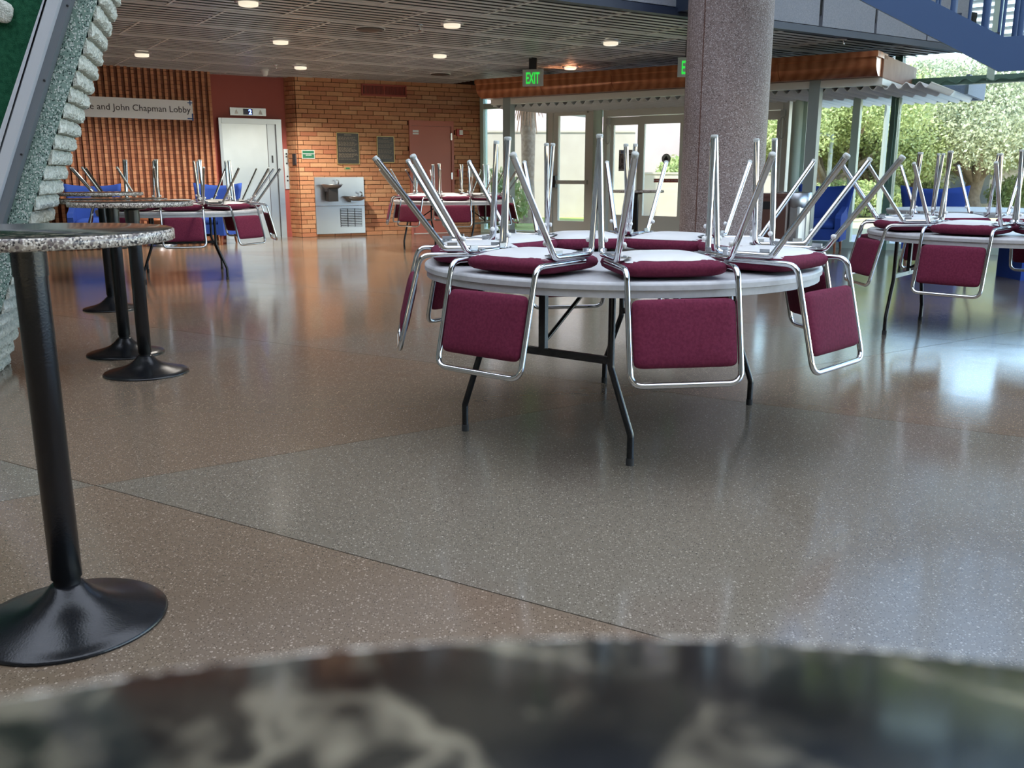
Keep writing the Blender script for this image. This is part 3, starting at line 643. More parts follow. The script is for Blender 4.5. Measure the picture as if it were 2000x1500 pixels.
for k in range(8):
    obj('pane', MB().box(sT[k] + .05, sT[k + 1] - .05, -.006, .006, TR + .08, 5.14, WG.M()), glass, wz); obj('pane', MB().box(sT[k] + .05, sT[k + 1] - .05, -.006, .006, 5.26, 8, WG.M()), glass, wz)
# hanging cable on the transom
mb = MB(); pts = []
for k in range(60): s = sB - .1 + k * .05; pts.append(WG.P(s, TR + .01 + .03 * sin(k * 1.3) * (1 if k < 30 else .4), .11 + .015 * sin(k * 2.1)))
mb.tube(pts, .012, 6); mb.tube([WG.P(sB, 1.0, .115), WG.P(sB + .02, 1.8, .118), WG.P(sB, TR, .12), WG.P(sB + .05, 2.62, .14), WG.P(sB - .02, 2.75, .13)], .008, 6)
tag(obj('string_light_cable', mb, darkgreen), 'tangled green cable wound along the dark green transom', 'cable')
# swing door
def glassdoor(name, label, s0, s1, zt, bar=None, m=greyframe, off=0.0, sw=.10, kick=.28, off1=.05):
    d = struct(thing(name, label, 'door', WG.P((s0 + s1) / 2, 0))); o0, o1 = off - .03, off + off1
    obj('stile', MB().box(s0, s0 + sw, o0, o1, .02, zt, WG.M()), m, d); obj('stile', MB().box(s1 - sw, s1, o0, o1, .02, zt, WG.M()), m, d)
    obj('top_rail', MB().box(s0 + sw, s1 - sw, o0, o1, zt - .14, zt, WG.M()), m, d); obj('kick_panel', MB().box(s0 + sw, s1 - sw, o0, o1, .02, kick, WG.M()), m, d)
    obj('pane', MB().box(s0 + sw, s1 - sw, off - .004, off + .004, kick, zt - .14, WG.M()), glass, d)
    if bar: p = obj('push_bar', MB().box(s0 + .03, s1 - .02, off + off1 + .01, off + off1 + .06, bar - .035, bar + .035, WG.M()), m, d); obj('lock_box', MB().box(s0 + .02, s0 + .10, off + off1, off + off1 + .09, bar - .10, bar + .12, WG.M()), blackflat, p)
    return d
a = sM[1]; b = sM[2]
fr1 = struct(obj('trim_1', MB().box(a - .05, a + .06, -.08, .08, 0, 2.43, WG.M()).box(b - .06, b + .05, -.08, .08, 0, 2.43, WG.M()).box(a + .06, b - .06, -.08, .08, 2.36, 2.43, WG.M()), greyframe), 'grey frame around the single glass swing door', 'door frame')
d_ = glassdoor('door_3', 'single grey framed glass swing door with push bar', a + .065, b - .065, 2.35, 1.0)
obj('closer', MB().box(a + .55, b - .10, .05, .11, 2.24, 2.32, WG.M()), greyframe, d_)
tr2 = struct(obj('trim_2', MB().box(sD0, sD0 + .09, -.08, .10, 0, 2.42, WG.M()).box(sD1 - .09, sD1, -.08, .10, 0, 2.42, WG.M()).box(sD0 + .09, sD1 - .09, -.08, .12, 2.16, 2.42, WG.M()), greyframe), 'grey frame and deep header of the sliding glass doors', 'door frame')
sd = [sD0 + .10, WG.pix(1254, 300)[0]]; wd = sd[1] - sd[0]; 
cuts = [sd[0], sd[1]] + [sd[1] + (sD1 - .10 - sd[1]) * k / 3 for k in (1, 2, 3)]
names = ['left fixed leaf of the glass sliding doors with the small poster', 'middle glass sliding leaf with round sticker and red strip', 'glass sliding leaf mostly hidden by the column', 'right fixed glass leaf of the sliding doors beside the column']
leaves = [glassdoor('door_%d' % (4 + k), names[k], cuts[k] + .008, cuts[k + 1] - .008, 2.15, None, greyframe, .0 if k % 2 == 0 else .07, .075, .42, .03) for k in range(4)]
rc = WG.P(sM[2] + .14, 0, .12)
for i_, (pp, nm) in enumerate(((rc, 'pale green round steel pipe post right of the swing door'), (WG.P(sP - .03, 0, .12), 'pale green round steel pipe post right of the stone column'))):
    t = thing('pipe_post', nm, 'post', (pp.x, pp.y, 0), 0, 'pipe posts of the entrance'); obj('pipe', MB().lathe([(.085, 0), (.085, 2.46)], 20, Matrix.Translation(pp)), greenframe, t); obj('base_plate', MB().lathe([(.13, 0), (.13, .015)], 20, Matrix.Translation(pp)), greenframe, t)
# poster, sticker, strip on the doors
def ondoor(x0, y0, x1, y1, off):
    a, z1 = WG.pix(x0, y0, off); b, z0 = WG.pix(x1, y1, off); return a, b, z0, z1
a, b, z0_, z1_ = ondoor(1208, 293, 1233, 334, .03)
t = thing('door_poster', 'small dark printed poster taped inside the left door leaf', 'poster', WG.P((a + b) / 2, z0_, .005))
wd_, ht_ = b - a, z1_ - z0_
def pr_(u0, u1, v0, v1, o0, o1): return (a + wd_ * u0, a + wd_ * u1, o0, o1, z0_ + ht_ * v0, z0_ + ht_ * v1)
obj('sheet', MB().box(*pr_(0, 1, 0, 1, .006, .009), WG.M()), mat('poster_sheet', (.42, .40, .40), .5), t)
obj('photo_print', MB().box(*pr_(.0, .36, .24, .74, .009, .010), WG.M()).box(*pr_(0, .62, .10, .235, .009, .010), WG.M()).box(*pr_(.03, .97, .745, .80, .009, .010), WG.M()), posterm, t)
wtext(WG, '10/2', ht_ * .20, a + wd_ * .12, z0_ + ht_ * .835, .010, bluetape, t, 'lettering', 'LEFT', .0005, .002)
mb = MB()
for k in range(6): mb.box(*pr_(.50, .58, .28 + .075 * k, .31 + .075 * k, .009, .0105), WG.M())
obj('print_marks', mb, ink, t)
sc, zc = WG.pix(1301, 310, .08)
t = thing('door_sticker', 'round black sticker with white triangle on the glass door', 'sticker', WG.P(sc, zc - .08, .08))
WGM = Matrix.Translation(WG.o) @ Matrix(((WG.d.x, 0, WG.n.x, 0), (WG.d.y, 0, WG.n.y, 0), (0, 1, 0, 0), (0, 0, 0, 1)))
obj('disc', MB().prism([(sc + .085 * cos(k * pi / 12), zc + .085 * sin(k * pi / 12)) for k in range(24)], .078, .081, WGM), blackflat, t)
obj('ring', MB().prism([(sc + .078 * cos(k * pi / 12), zc + .078 * sin(k * pi / 12)) for k in range(24)], .081, .082, WGM), exitface, t)
obj('triangle', MB().prism([(sc - .05, zc - .02), (sc + .05, zc - .02), (sc, zc + .055)], .082, .084, WGM).prism([(sc - .016, zc - .05), (sc + .016, zc - .05), (sc + .016, zc - .02), (sc - .016, zc - .02)], .082, .084, WGM), blackflat, t)
a, b, z0_, z1_ = ondoor(1277, 349, 1324, 357, .08); z0_ = z1_ - .065
t = thing('emergency_strip', 'red push to open strip across the glass door', 'label', WG.P((a + b) / 2, z0_, .08)); obj('strip', MB().box(a, b, .078, .081, z0_, z1_, WG.M()), redstrip, t)
wtext(WG, 'IN EMERGENCY PUSH TO OPEN', .034, (a + b) / 2, z0_ + .02, .082, whitecap, t, 'lettering', 'CENTER', .0005)
a, b, z0_, z1_ = ondoor(1281, 428, 1310, 434, .08); tag(obj('door_plate', MB().box(a, b, .078, .083, z0_, z0_ + .055, WG.M()), blackflat), 'small black plate at the foot of the middle glass leaf', 'plate')
for x, yy in ((1188, 238), (1530, 222)):
    s, z = WG.pix(x, yy, .12); t = thing('door_sensor', 'small door sensor with hanging cable loop %s' % ('above the poster' if x < 1300 else 'right of the column'), 'sensor', WG.P(s, z - .05, .12))
    obj('housing', MB().box(s - .035, s + .035, .10, .15, z - .04, z + .06, WG.M()), exitface, t)
    obj('cable_loop', MB().tube([WG.P(s + .06 * sin(k / 12 * 2 * pi), z - .22 + .17 * cos(k / 12 * 2 * pi), .13) for k in range(12)], .008, 6, True), exitface, t)

# ------------------------------------------------------------------ copper bulkhead and canopy over the entrance
BKL = BK.pix(1714, 98)[0]; TOPZ = BK.pix(1714, 99)[1]
bk = thing('entrance_bulkhead', 'curved copper-brown veneer bulkhead over the glass entrance', 'bulkhead', BK.P(BKL / 2, 2.44))
zb = BK.pix(1714, 153)[1] + .045; hb = TOPZ - zb
prof = [(0.02, TOPZ - .07), (.0, TOPZ - .09)]
for k in range(0, 13):
    t_ = k / 12; prof.append((-.005 - .02 * t_ - .30 * max(0, t_ - .35) ** 2.0, TOPZ - .09 - (hb - .09) * t_))
nseg = 5; cut = [BKL * k / nseg for k in range(nseg + 1)]
for k in range(nseg):
    mb = MB(); a, b = cut[k] + .003, cut[k + 1] - .003
    P_ = prof + [(-.45, zb), (-.45, TOPZ - .07)]; n_ = len(P_)
    vs = [BK.P(a, z, o) for o, z in P_] + [BK.P(b, z, o) for o, z in P_]
    mb.add(vs, [(i, i + n_, (i + 1) % n_ + n_, (i + 1) % n_) for i in range(n_)], None, False); mb.add(vs[:n_], [tuple(range(n_))]); mb.add(vs[n_:], [tuple(range(n_ - 1, -1, -1))])
    obj('veneer_section', mb, copper, bk)
obj('cap_board', MB().box(-.0, BKL + .02, -.50, .035, TOPZ - .07, TOPZ, BK.M()), copper, bk)
obj('end_panel', MB().box(BKL, BKL + .02, -2.25, -.30, zb - .02, TOPZ - .02, BK.M()), mat('light_veneer', (.26, .125, .065), .6, noise=(6, (.31, .16, .09), 5)), bk)
obj('end_panel', MB().box(-.02, 0, -2.1, -.30, zb, TOPZ - .02, BK.M()), copper, bk)
obj('top_board', MB().box(0, BKL, -2.25, -.46, TOPZ - .06, TOPZ - .03, BK.M()), blackflat, bk)
cn = thing('canopy_deck', 'white corrugated canopy deck on grey steel beams under the bulkhead', 'canopy', BK.P(BKL / 2, 2.36))
bz1 = zb - .005; bz0 = zb - .10
obj('beam', MB().box(.10, BKL + .02, -.42, -.30, bz0, bz1, BK.M()), greyframe, cn)
obj('beam', MB().box(BKL - .06, BKL + .02, -2.25, -.42, bz0, bz1, BK.M()), greyframe, cn)
obj('beam', MB().box(.1, BKL + .02, -2.35, -2.22, bz0 + .02, bz1, BK.M()), greyframe, cn)
mb = MB(); pitch = .17; nn = int((BKL + .6) / pitch * 8); v0 = []
for k in range(nn + 1):
    s = .0 + k * pitch / 8; zz = bz0 - .015 + .038 * (sin(k / 8 * 2 * pi)); v0 += [BK.P(s, zz, -.50), BK.P(s, zz, -3.75), BK.P(s, zz + .012, -.50), BK.P(s, zz + .012, -3.75)]
mb.add(v0, [f for k in range(nn) for f in ((4 * k, 4 * k + 4, 4 * k + 5, 4 * k + 1), (4 * k + 2, 4 * k + 3, 4 * k + 7, 4 * k + 6), (4 * k, 4 * k + 2, 4 * k + 6, 4 * k + 4))], None, True); obj('corrugated_sheet', mb, decking, cn)
obj('outer_fascia', MB().box(.0, BKL + .75, -3.80, -3.70, bz0 - .02, TOPZ - .10, BK.M()).box(BKL + .70, BKL + .75, -3.70, -2.3, bz0 - .02, TOPZ - .14, BK.M()), fascia, cn)
for x, yy, nm in ((994, 300, 'grey-green square post at the left under the bulkhead'), (1585, 300, 'grey-green square post right of the column under the bulkhead')):
    s = BK.pix(x, yy, -.36)[0]; p = BK.P(s, 0, -.36); t = thing('square_post', nm, 'post', (p.x, p.y, 0), 0, 'square posts of the entrance')
    obj('post', MB().box(s - .075, s + .075, -.435, -.285, 0, zb - .0, BK.M()), mat('post_paint', (.27, .31, .29), .4) if 'post_paint' not in MATS else MATS['post_paint'], t); obj('base_plate', MB().box(s - .12, s + .12, -.47, -.25, 0, .012, BK.M()), MATS['post_paint'], t)
# exit signs
def exitsign(px, py, Y, label):
    c = aty(px, py, Y); t = thing('exit_sign', label, 'exit sign', (c.x, c.y, c.z - .12), 0, 'exit signs'); PE = Plane((c.x, c.y), -12)
    obj('housing', MB().box(-.155, .155, -.03, .03, c.z - .12, c.z + .12, PE.M()), exitface, t); obj('mount', MB().box(-.06, .06, -.02, .02, c.z + .12, CEIL + .02, PE.M()), blackflat, t)
    obj('face', MB().box(-.14, .14, .03, .034, c.z - .105, c.z + .105, PE.M()), darkmetal if False else exitface, t)
    wtext(PE, 'EXIT', .185, 0, c.z - .085, .036, exitgreen, t, 'lettering', 'CENTER', .002, .004, (.56, 1.25))
exitsign(1041, 152, 14.5, 'green EXIT sign hanging left of the column'); exitsign(1347, 131, 12.6, 'green EXIT sign half hidden behind the column')

# ------------------------------------------------------------------ stone column
cc = Vector((2.32, 10.30)); r = .447
cl = thing('stone_column', 'thick round speckled brown stone column behind the nearest table', 'column', (cc.x, cc.y, 0))
obj('shaft', MB().lathe([(r, .06), (r, 8.0)], 64, Matrix.Translation((cc.x, cc.y, 0))), columnm, cl); obj('base_ring', MB().lathe([(r + .012, 0), (r + .012, .06), (r, .065)], 64, Matrix.Translation((cc.x, cc.y, 0))), brownbox, cl)
aj = math.atan2(-cc.y, -cc.x) - .62
obj('joint_strip', MB().box(-.006, .006, r - .012, r + .002, .06, 8, Matrix.Translation((cc.x, cc.y, 0)) @ Matrix.Rotation(aj - pi / 2, 4, 'Z')), brownbox, cl)

# ------------------------------------------------------------------ slanted concrete fin at the left with green board
CY = 4.97
def cpx(x, y, dy=0): return aty(x, y, CY + dy)
CF = Plane((-2.86, CY), 0)     # the fin's face is square to the view, 0.45 m thick going back
FD = .60
E0 = cpx(-47, 760); E1 = cpx(190, 0); up = (E1 - E0) / (E1.z - E0.z); G0 = cpx(-5, 760, FD); G1 = cpx(229, 0, FD); gup = (G1 - G0) / (G1.z - G0.z)
def finx(z): return E0.x + up.x * (z - E0.z)
def backx(z): return G0.x + gup.x * (z - G0.z)
fin = thing('concrete_fin', 'slanted green-grey aggregate concrete fin with a fractured ribbed edge', 'wall', (finx(0) - 1.0, CY, 0))
FH = 2.78
mb = MB(); mb.hexa([(-7.5, CY, 0), (finx(0), CY, 0), (backx(0) - .03, CY + FD, 0), (-7.5, CY + FD, 0)], [(-7.5, CY, FH), (finx(FH), CY, FH), (backx(FH) - .03, CY + FD, FH), (-7.5, CY + FD, FH)])
obj('face', mb, concrete, fin)
rp = .080; nu = 26
for k in range(int(FH / rp)):
    z = rp * (k + .5); rnd = random.Random(k); mb = MB(); A = Vector((finx(z), CY + .012, z)); B = Vector((backx(z), CY + FD, z)); vs = []; PR_ = [(-.03, -.5), (.006, -.47), (.019, -.38), (.027, -.18), (.026, .05), (.027, .22), (.018, .40), (.005, .47), (-.03, .5)]
    lead = rnd.uniform(-.05, .02)
    for i in range(nu + 1):
        u = i / nu; c = A.lerp(B, u); e = min(1, .35 + u * 6) * (1 if u < .93 else .75)
        for (o_x, o_z) in PR_: jx = rnd.uniform(-.008, .008); vs.append((c.x + (o_x + (jx if o_x > 0 else 0)) * e + (lead if i == 0 and o_x > 0 else 0) * .3, c.y, c.z + o_z * rp * 1.04 + (rnd.uniform(-.005, .005) if abs(o_z) < .45 else 0)))
    np_ = len(PR_); mb.add(vs, [(i * np_ + m, (i + 1) * np_ + m, (i + 1) * np_ + m + 1, i * np_ + m + 1) for i in range(nu) for m in range(np_ - 1)], None, False); mb.add(vs[:np_], [tuple(range(np_))]); mb.add(vs[-np_:], [tuple(range(np_ - 1, -1, -1))])
    obj('fractured_rib', mb, ribm, fin)
# green felt board with aluminium edge channel
def slant(p_top, p_bot, y):      # line through two pixels on plane CY+dy
    A = cpx(*p_top, y); B = cpx(*p_bot, y); d = (A - B) / (A.z - B.z); return lambda z: (B + d * (z - B.z)).x
dy = -.06
Lr = slant((136, 0), (0, 443), dy); Lm = slant((119, 0), (-18, 443), dy); Ll = slant((95, 0), (-40, 443), dy); Le = slant((86, 0), (-60, 443), dy)
nb = thing('green_board', 'dark green felt board with slanted aluminium edge on the concrete fin', 'board', (Lr(.9) - .8, CY + dy, .55))
def strip(fa, fb, y0, y1, m, name, z0=.55, z1=2.76): 
    mb = MB(); mb.hexa([(fa(z0), CY + y0, z0), (fb(z0), CY + y0, z0), (fb(z0), CY + y1, z0), (fa(z0), CY + y1, z0)], [(fa(z1), CY + y0, z1), (fb(z1), CY + y0, z1), (fb(z1), CY + y1, z1), (fa(z1), CY + y1, z1)]); return obj(name, mb, m, nb)
strip(Lm, Lr, -.045, -.003, aludark, 'edge_channel'); strip(Ll, Lm, -.075, -.003, alu, 'edge_face')
strip(lambda z: Ll(z) - .012, lambda z: Ll(z) - .001, -.068, -.003, aludark, 'lip'); strip(Le, lambda z: Ll(z) - .013, -.072, -.003, alu, 'inner_lip')
strip(lambda z: -6.5, lambda z: Le(z) - .001, -.04, -.003, felt, 'felt_panel')
for z in (1.25, 1.62, 1.98): c = Vector(((Lm(z) + Lr(z)) / 2 + .012, CY - .045, z)); obj('screw', MB().lathe([(.006, 0), (.006, .004)], 10, Matrix.Translation(c) @ Matrix.Rotation(pi / 2, 4, 'X')), blackflat, nb)
c = cpx(-14, 16, -.1); tag(obj('carved_ornament', MB().pad(.16, .11, .04, .6, 14, 8, Matrix.Translation((c.x, CY - .06, c.z)) @ Matrix.Rotation(.35, 4, 'Y') @ Matrix.Rotation(pi / 2, 4, 'X')), ribm), 'pale carved corner piece on the green board', 'ornament')

# ------------------------------------------------------------------ blue stair at upper right
p_ = aty(1950, 140, 8.0); ST = Plane((p_.x, p_.y), -25)
st_ = thing('blue_staircase', 'blue painted steel stair with railing at the upper right', 'staircase', p_)
B1 = ST.pix(1950, 140); B0 = ST.pix(1680, 0); T1 = ST.pix(1960, 73); T0 = ST.pix(1815, 0)
slope = ((B1[1] - B0[1]) / (B1[0] - B0[0]) + (T1[1] - T0[1]) / (T1[0] - T0[0])) / 2
STM = Matrix.Translation(ST.o) @ Matrix(((ST.d.x, 0, ST.n.x, 0), (ST.d.y, 0, ST.n.y, 0), (0, 1, 0, 0), (0, 0, 0, 1)))
xl = B1[0] - 2.4; xr = B1[0] + 1.9
obj('stringer', MB().prism([(xl, B1[1] + slope * (xl - B1[0])), (B1[0], B1[1]), (xr, B1[1] + .02), (xr, T1[1] + .04), (T1[0], T1[1]), (xl, T1[1] + slope * (xl - T1[0]))], -.03, .03, STM), bluepaint, st_)
rise = .17; run = abs(rise / slope)
for k in range(8):
    x = T1[0] - run * (k + .1); z = T1[1] + (k + .1) * rise; obj('tread', MB().box(x - run * .95, x, -.95, -.03, z - .01, z + .03, ST.M()), bluedark, st_)
obj('landing', MB().box(T1[0] + .02, xr, -.95, -.03, T1[1] - .05, T1[1] - .01, ST.M()), bluedark, st_)
for off in (0, -.98):
    top = []
    for k in range(24):
        X = T1[0] - 1.7 + k * .13; zb_ = T1[1] + (slope * (X - T1[0]) if X < T1[0] else .02)
        obj('baluster', MB().tube([ST.P(X, zb_ - .02, off), ST.P(X, zb_ + .95, off)], .026 if k % 2 == 0 else .013, 8), bluepaint, st_); top.append(ST.P(X, zb_ + .95, off))
    obj('handrail', MB().tube(top, .024, 10), bluepaint, st_)
# sunshade louvers outside the tall glass
sa = WG.pix(1790, 40, -.5)[0]; su = thing('sunshade_louvers', 'pale horizontal sunshade louvers outside the glass behind the stair railing', 'louvers', WG.P(sa + 2.5, 2.98, -.5))
for k in range(14): obj('slat', MB().box(sa, sa + 5, -.62, -.48, 3.0 + k * .10, 3.035 + k * .10, WG.M()), white, su)
for k in range(3): obj('bracket', MB().box(sa + .1 + k * 2.3, sa + .15 + k * 2.3, -.66, -.62, 2.98, 4.4, WG.M()), bluepaint, su)

# ------------------------------------------------------------------ ceiling fittings
def ceilpos(x, y): p = atz(x, y, CEIL); return p
LP = [(485, 5, 'at the top edge'), (548, 81, 'in the middle of the left ceiling'), (277, 106, 'nearest the concrete fin'), (587, 131, 'above the elevator'), (883, 48, 'nearest the balcony edge left of the column'), (859, 108, 'above the red door'), (1193, 83, 'just left of the stone column'), (1114, 131, 'in front of the exit sign')]
lampA = MB().lathe([(.095, .02), (.10, .0), (.135, .0), (.135, .03)], 24).mesh('trim_ring', dullsteel); lampB = MB().lathe([(.10, .04), (.098, -.028), (.085, -.035), (0, -.037)], 20).mesh('lens', lampglass)
for x, y, nm in LP:
    p = ceilpos(x, y); t = thing('downlight', 'round glass ceiling downlight ' + nm, 'light', (p.x, p.y, CEIL), 0, 'ceiling downlights'); share('trim_ring', lampA, t); share('lens', lampB, t)
    L = bpy.data.lights.new('downlight_bulb', 'SPOT'); L.energy = {485: 36, 548: 36, 277: 70, 587: 130, 883: 40, 859: 70}.get(x, 20); L.spot_size = R(140); L.spot_blend = .6; L.color = (1, .93, .84); L.shadow_soft_size = .08
    lo = bpy.data.objects.new('downlight_bulb', L); lo.location = (0, 0, -.05); COL.objects.link(lo); lo.parent = t
for x, y, nm in ((723, 57, 'near the balcony edge'), (860, 145, 'near the brick wall')):
    p = ceilpos(x, y); t = thing('ceiling_speaker', 'round dark ceiling speaker grille ' + nm, 'speaker', (p.x, p.y, CEIL), 0, 'ceiling speakers'); obj('grille', MB().lathe([(.17, .03), (.17, -.006), (.15, -.012), (0, -.012)], 28), darkmetal, t, world=False)
    obj('rim', MB().lathe([(.17, .0), (.185, .0), (.185, .02), (.17, .02)], 28), slatframe, t, world=False)
p = ceilpos(517, 136); t = thing('smoke_detector', 'white conical ceiling detector above the elevator', 'detector', (p.x, p.y, CEIL)); obj('base', MB().lathe([(.07, .01), (.07, -.02), (.06, -.025)], 20), whitecap, t, world=False); obj('cone', MB().lathe([(.058, -.02), (.05, -.07), (.03, -.10), (0, -.105)], 20), whitecap, t, world=False)
for x, y, nm in ((820, 50, 'beside the dark speaker'), (539, 128, 'beside the white detector'), (1648, 78, 'right of the stone column')):
    p = ceilpos(x, y); t = thing('sprinkler', 'small metal ceiling sprinkler ' + nm, 'sprinkler', (p.x, p.y, CEIL), 0, 'ceiling sprinklers'); obj('stem', MB().lathe([(.035, .01), (.035, -.004), (.008, -.006), (.008, -.05)], 14), chrome, t, world=False); obj('deflector', MB().lathe([(.022, -.05), (.022, -.053)], 12), chrome, t, world=False)

# ------------------------------------------------------------------ upturned stacking chair (origin: table edge, table top; +Y outward)
def make_chair():
    t = thing('stacking_chair', 'x', 'chair', (0, 0, 0)); SX = .222; RZ = .078; r_ = .0125
    cu = MB(); cu.pad(.435, .41, .072, .30, 28, 10, Matrix.Translation((0, -.242, .041)), dome=.010, domeb=.004); share('cushion', cu.mesh('cushion', maroon), t)
    pn = MB()
    def fn(u, v):
        x = (u - .5) * 2; y = (v - .5) * 2; e = max(abs(x), abs(y)) ; k = 1 - .06 * (x * y) ** 2
        return (x * .198 * k, -.245 + y * .186 * k, .066 + .028 * (1 - x ** 4) * (1 - y ** 4))
    pn.grid(fn, 12, 12); share('seat_pan', pn.mesh('seat_pan', pan), t)
    fm = MB().tube(fillet([(SX + .012, -.362, .535), (SX, -.335, RZ), (SX, -.085, RZ), (SX + .020, .195, .452)], .035), r_, 10).mesh('leg_frame', chrome)
    share('leg_frame', fm, t); share('leg_frame', fm, t, scale=(-1, 1, 1))
    bx = .212; bf = MB().tube(fillet([(bx, -.30, .052), (bx, .018, .050), (bx, .118, -.365), (-bx, .118, -.365), (-bx, .018, .050), (-bx, -.30, .052)], [0, .055, .05, .05, .055, 0]), .0115, 10).mesh('back_frame', chrome); share('back_frame', bf, t)
    th = math.atan2(.100, .415); bp = MB(); M = Matrix.Translation((0, .018 + .100 * .555, .05 - .415 * .555)) @ Matrix.Rotation(th, 4, 'X')
    def sg(c, p): return math.copysign(abs(c) ** p, c)
    bp.pad(.255, .40, .042, .16, 28, 8, M @ Matrix(((0, 1, 0, 0), (0, 0, 1, 0), (1, 0, 0, 0), (0, 0, 0, 1)))); share('backrest', bp.mesh('backrest', maroon), t)
    gl_ = MB().lathe([(.0128, -.008), (.0132, .003), (.011, .007), (0, .008)], 10).mesh('glide', exitface)
    bm = MB().lathe([(.006, 0), (.010, .003), (.011, .011), (.007, .015), (0, .016)], 12, Matrix.Rotation(-pi / 2, 4, 'Y')).mesh('bumper', whitecap)
    br = MB().box(-.05, 0, -.022, .022, -.002, .002).box(-.002, .004, -.022, .022, -.002, .02).lathe([(.006, .002), (.006, .006)], 8, Matrix.Translation((-.033, .010, 0))).lathe([(.006, .002), (.006, .006)], 8, Matrix.Translation((-.033, -.010, 0))).mesh('mounting_bracket', steel)
    for sx in (1, -1):
        share('glide', gl_, t, (sx * (SX + .0122), -.3625, .537), (R(3), 0, 0)); share('glide', gl_, t, (sx * (SX + .0202), .197, .455), (-R(35), 0, 0))
        share('bumper', bm, t, (sx * (SX - .010), -.338, .135), scale=(sx, 1, 1)); share('bumper', bm, t, (sx * (SX - .008), -.045, .135), scale=(sx, 1, 1))
        share('mounting_bracket', br, t, (sx * (SX - .008), -.31, .083), scale=(sx, 1, 1)); share('mounting_bracket', br, t, (sx * (SX - .008), -.12, .083), scale=(sx, 1, 1))
    return t
CH = make_chair(); chair_used = [False]
def place_chair(x, y, z, ang, label, group):
    if chair_used[0]: o = copytree(CH)
    else: o = CH; chair_used[0] = True
    o.location = (x, y, z); o.rotation_euler = (0, 0, ang - pi / 2); o['label'] = label; o['group'] = group; return o

# ------------------------------------------------------------------ round folding table
TZ = .758; TRr = .905
def make_table():
    t = thing('folding_table', 'x', 'table', (0, 0, 0))
    top = MB().lathe([(0, TZ), (TRr - .012, TZ), (TRr - .012, TZ), (TRr - .003, TZ - .004), (TRr, TZ - .012), (TRr, TZ - .012), (TRr, TZ - .030), (TRr, TZ - .030), (TRr - .009, TZ - .033), (TRr - .009, TZ - .033), (TRr - .009, TZ - .060), (TRr - .009, TZ - .060), (TRr - .03, TZ - .062), (TRr - .03, TZ - .030), (0, TZ - .030)][::-1], 72)
    tp = share('tabletop', top.mesh('tabletop', greytop), t)
    un = MB()
    for s in (-1, 1): un.box(-.55, .55, s * .30 - .03, s * .30 + .03, TZ - .075, TZ - .030)
    share('apron_rail', un.mesh('apron_rail', greytop), t)
    lg = {}
    for sa in (1, -1):
        for sb in (1, -1):
            pts = fillet([(sa * .33, sb * .62, TZ - .03), (sa * .33, sb * .62, .395), (sa * .43, sb * .62, .125), (sa * .43, sb * .62, .012)], .05, 5)
            share('leg', MB().tube(pts, .0145, 10).mesh('leg', black), t); share('foot_cap', MB().lathe([(.0165, 0), (.0165, .03)], 10, Matrix.Translation((sa * .43, sb * .62, 0))).mesh('foot_cap', rubber), t)
    for sb in (1, -1):
        share('crossbar', MB().box(-.335, .335, sb * .62 - .011, sb * .62 + .011, .405, .435).mesh('crossbar', black), t)
        share('brace_post', MB().box(-.016, .016, sb * .62 - .012, sb * .62 + .012, .42, TZ - .03).mesh('brace_post', black), t)
        share('brace', MB().tube([(0, sb * .61, .46), (0, sb * .20, TZ - .06)], .009, 8).mesh('brace', black), t)
    return t
TB = make_table(); tb_used = [False]
DIR8 = ['backrest hanging towards the camera', 'backrest hanging at the near left', 'backrest hanging off the left end', 'backrest at the far left side', 'backrest hanging behind on the far side', 'backrest at the far right side', 'backrest hanging off the right end', 'backrest hanging at the near right']
def place_table(x, y, a, label, desc, angs, group):
    if tb_used[0]: o = copytree(TB)
    else: o = TB; tb_used[0] = True
    o.location = (x, y, 0); o.rotation_euler = (0, 0, a); o['label'] = label; o['group'] = 'round folding tables'
    for k, tup in enumerate(angs):
        ad, rr = tup[:2]; yw = R(tup[2]) if len(tup) > 2 else 0; an = R(ad); idx = k if len(angs) == 8 else 0
        place_chair(x + rr * cos(an), y + rr * sin(an), TZ + .001, an + yw, 'upturned maroon chair on %s with %s' % (desc, DIR8[idx]), group)
def ring(a0, n=8, rr=TRr, skip=()): return [((a0 - 360 / n * k + ((k * 37) % 7 - 3) * .6), rr + ((k * 53) % 5 - 2) * .006) for k in range(n) if k not in skip]
place_table(.50, 4.28, math.atan2(-.51, .69), 'round grey folding table nearest the camera with eight upturned chairs', 'the nearest table', [(-82, .905), (-128.5, .905), (-173, .91), (143, .905), (100, .905), (58, .905), (12, .905), (-39, .945, -6)], 'chairs on the nearest table')
place_table(3.49, 6.55, R(50), 'round grey folding table cut by the right edge of the photo', 'the right edge table', ring(-133), 'chairs on the right table')
place_table(-3.80, 10.65, R(20), 'round grey folding table with chairs in front of the elevator', 'the elevator table', ring(-68), 'chairs on the elevator table')
place_table(-.95, 14.6, R(60), 'round grey folding table with chairs in front of the red door', 'the red door table', ring(-80), 'chairs on the red door table')
place_table(5.25, 10.6, R(10), 'round folding table without chairs behind the right edge table', 'the bare table', [], 'none')

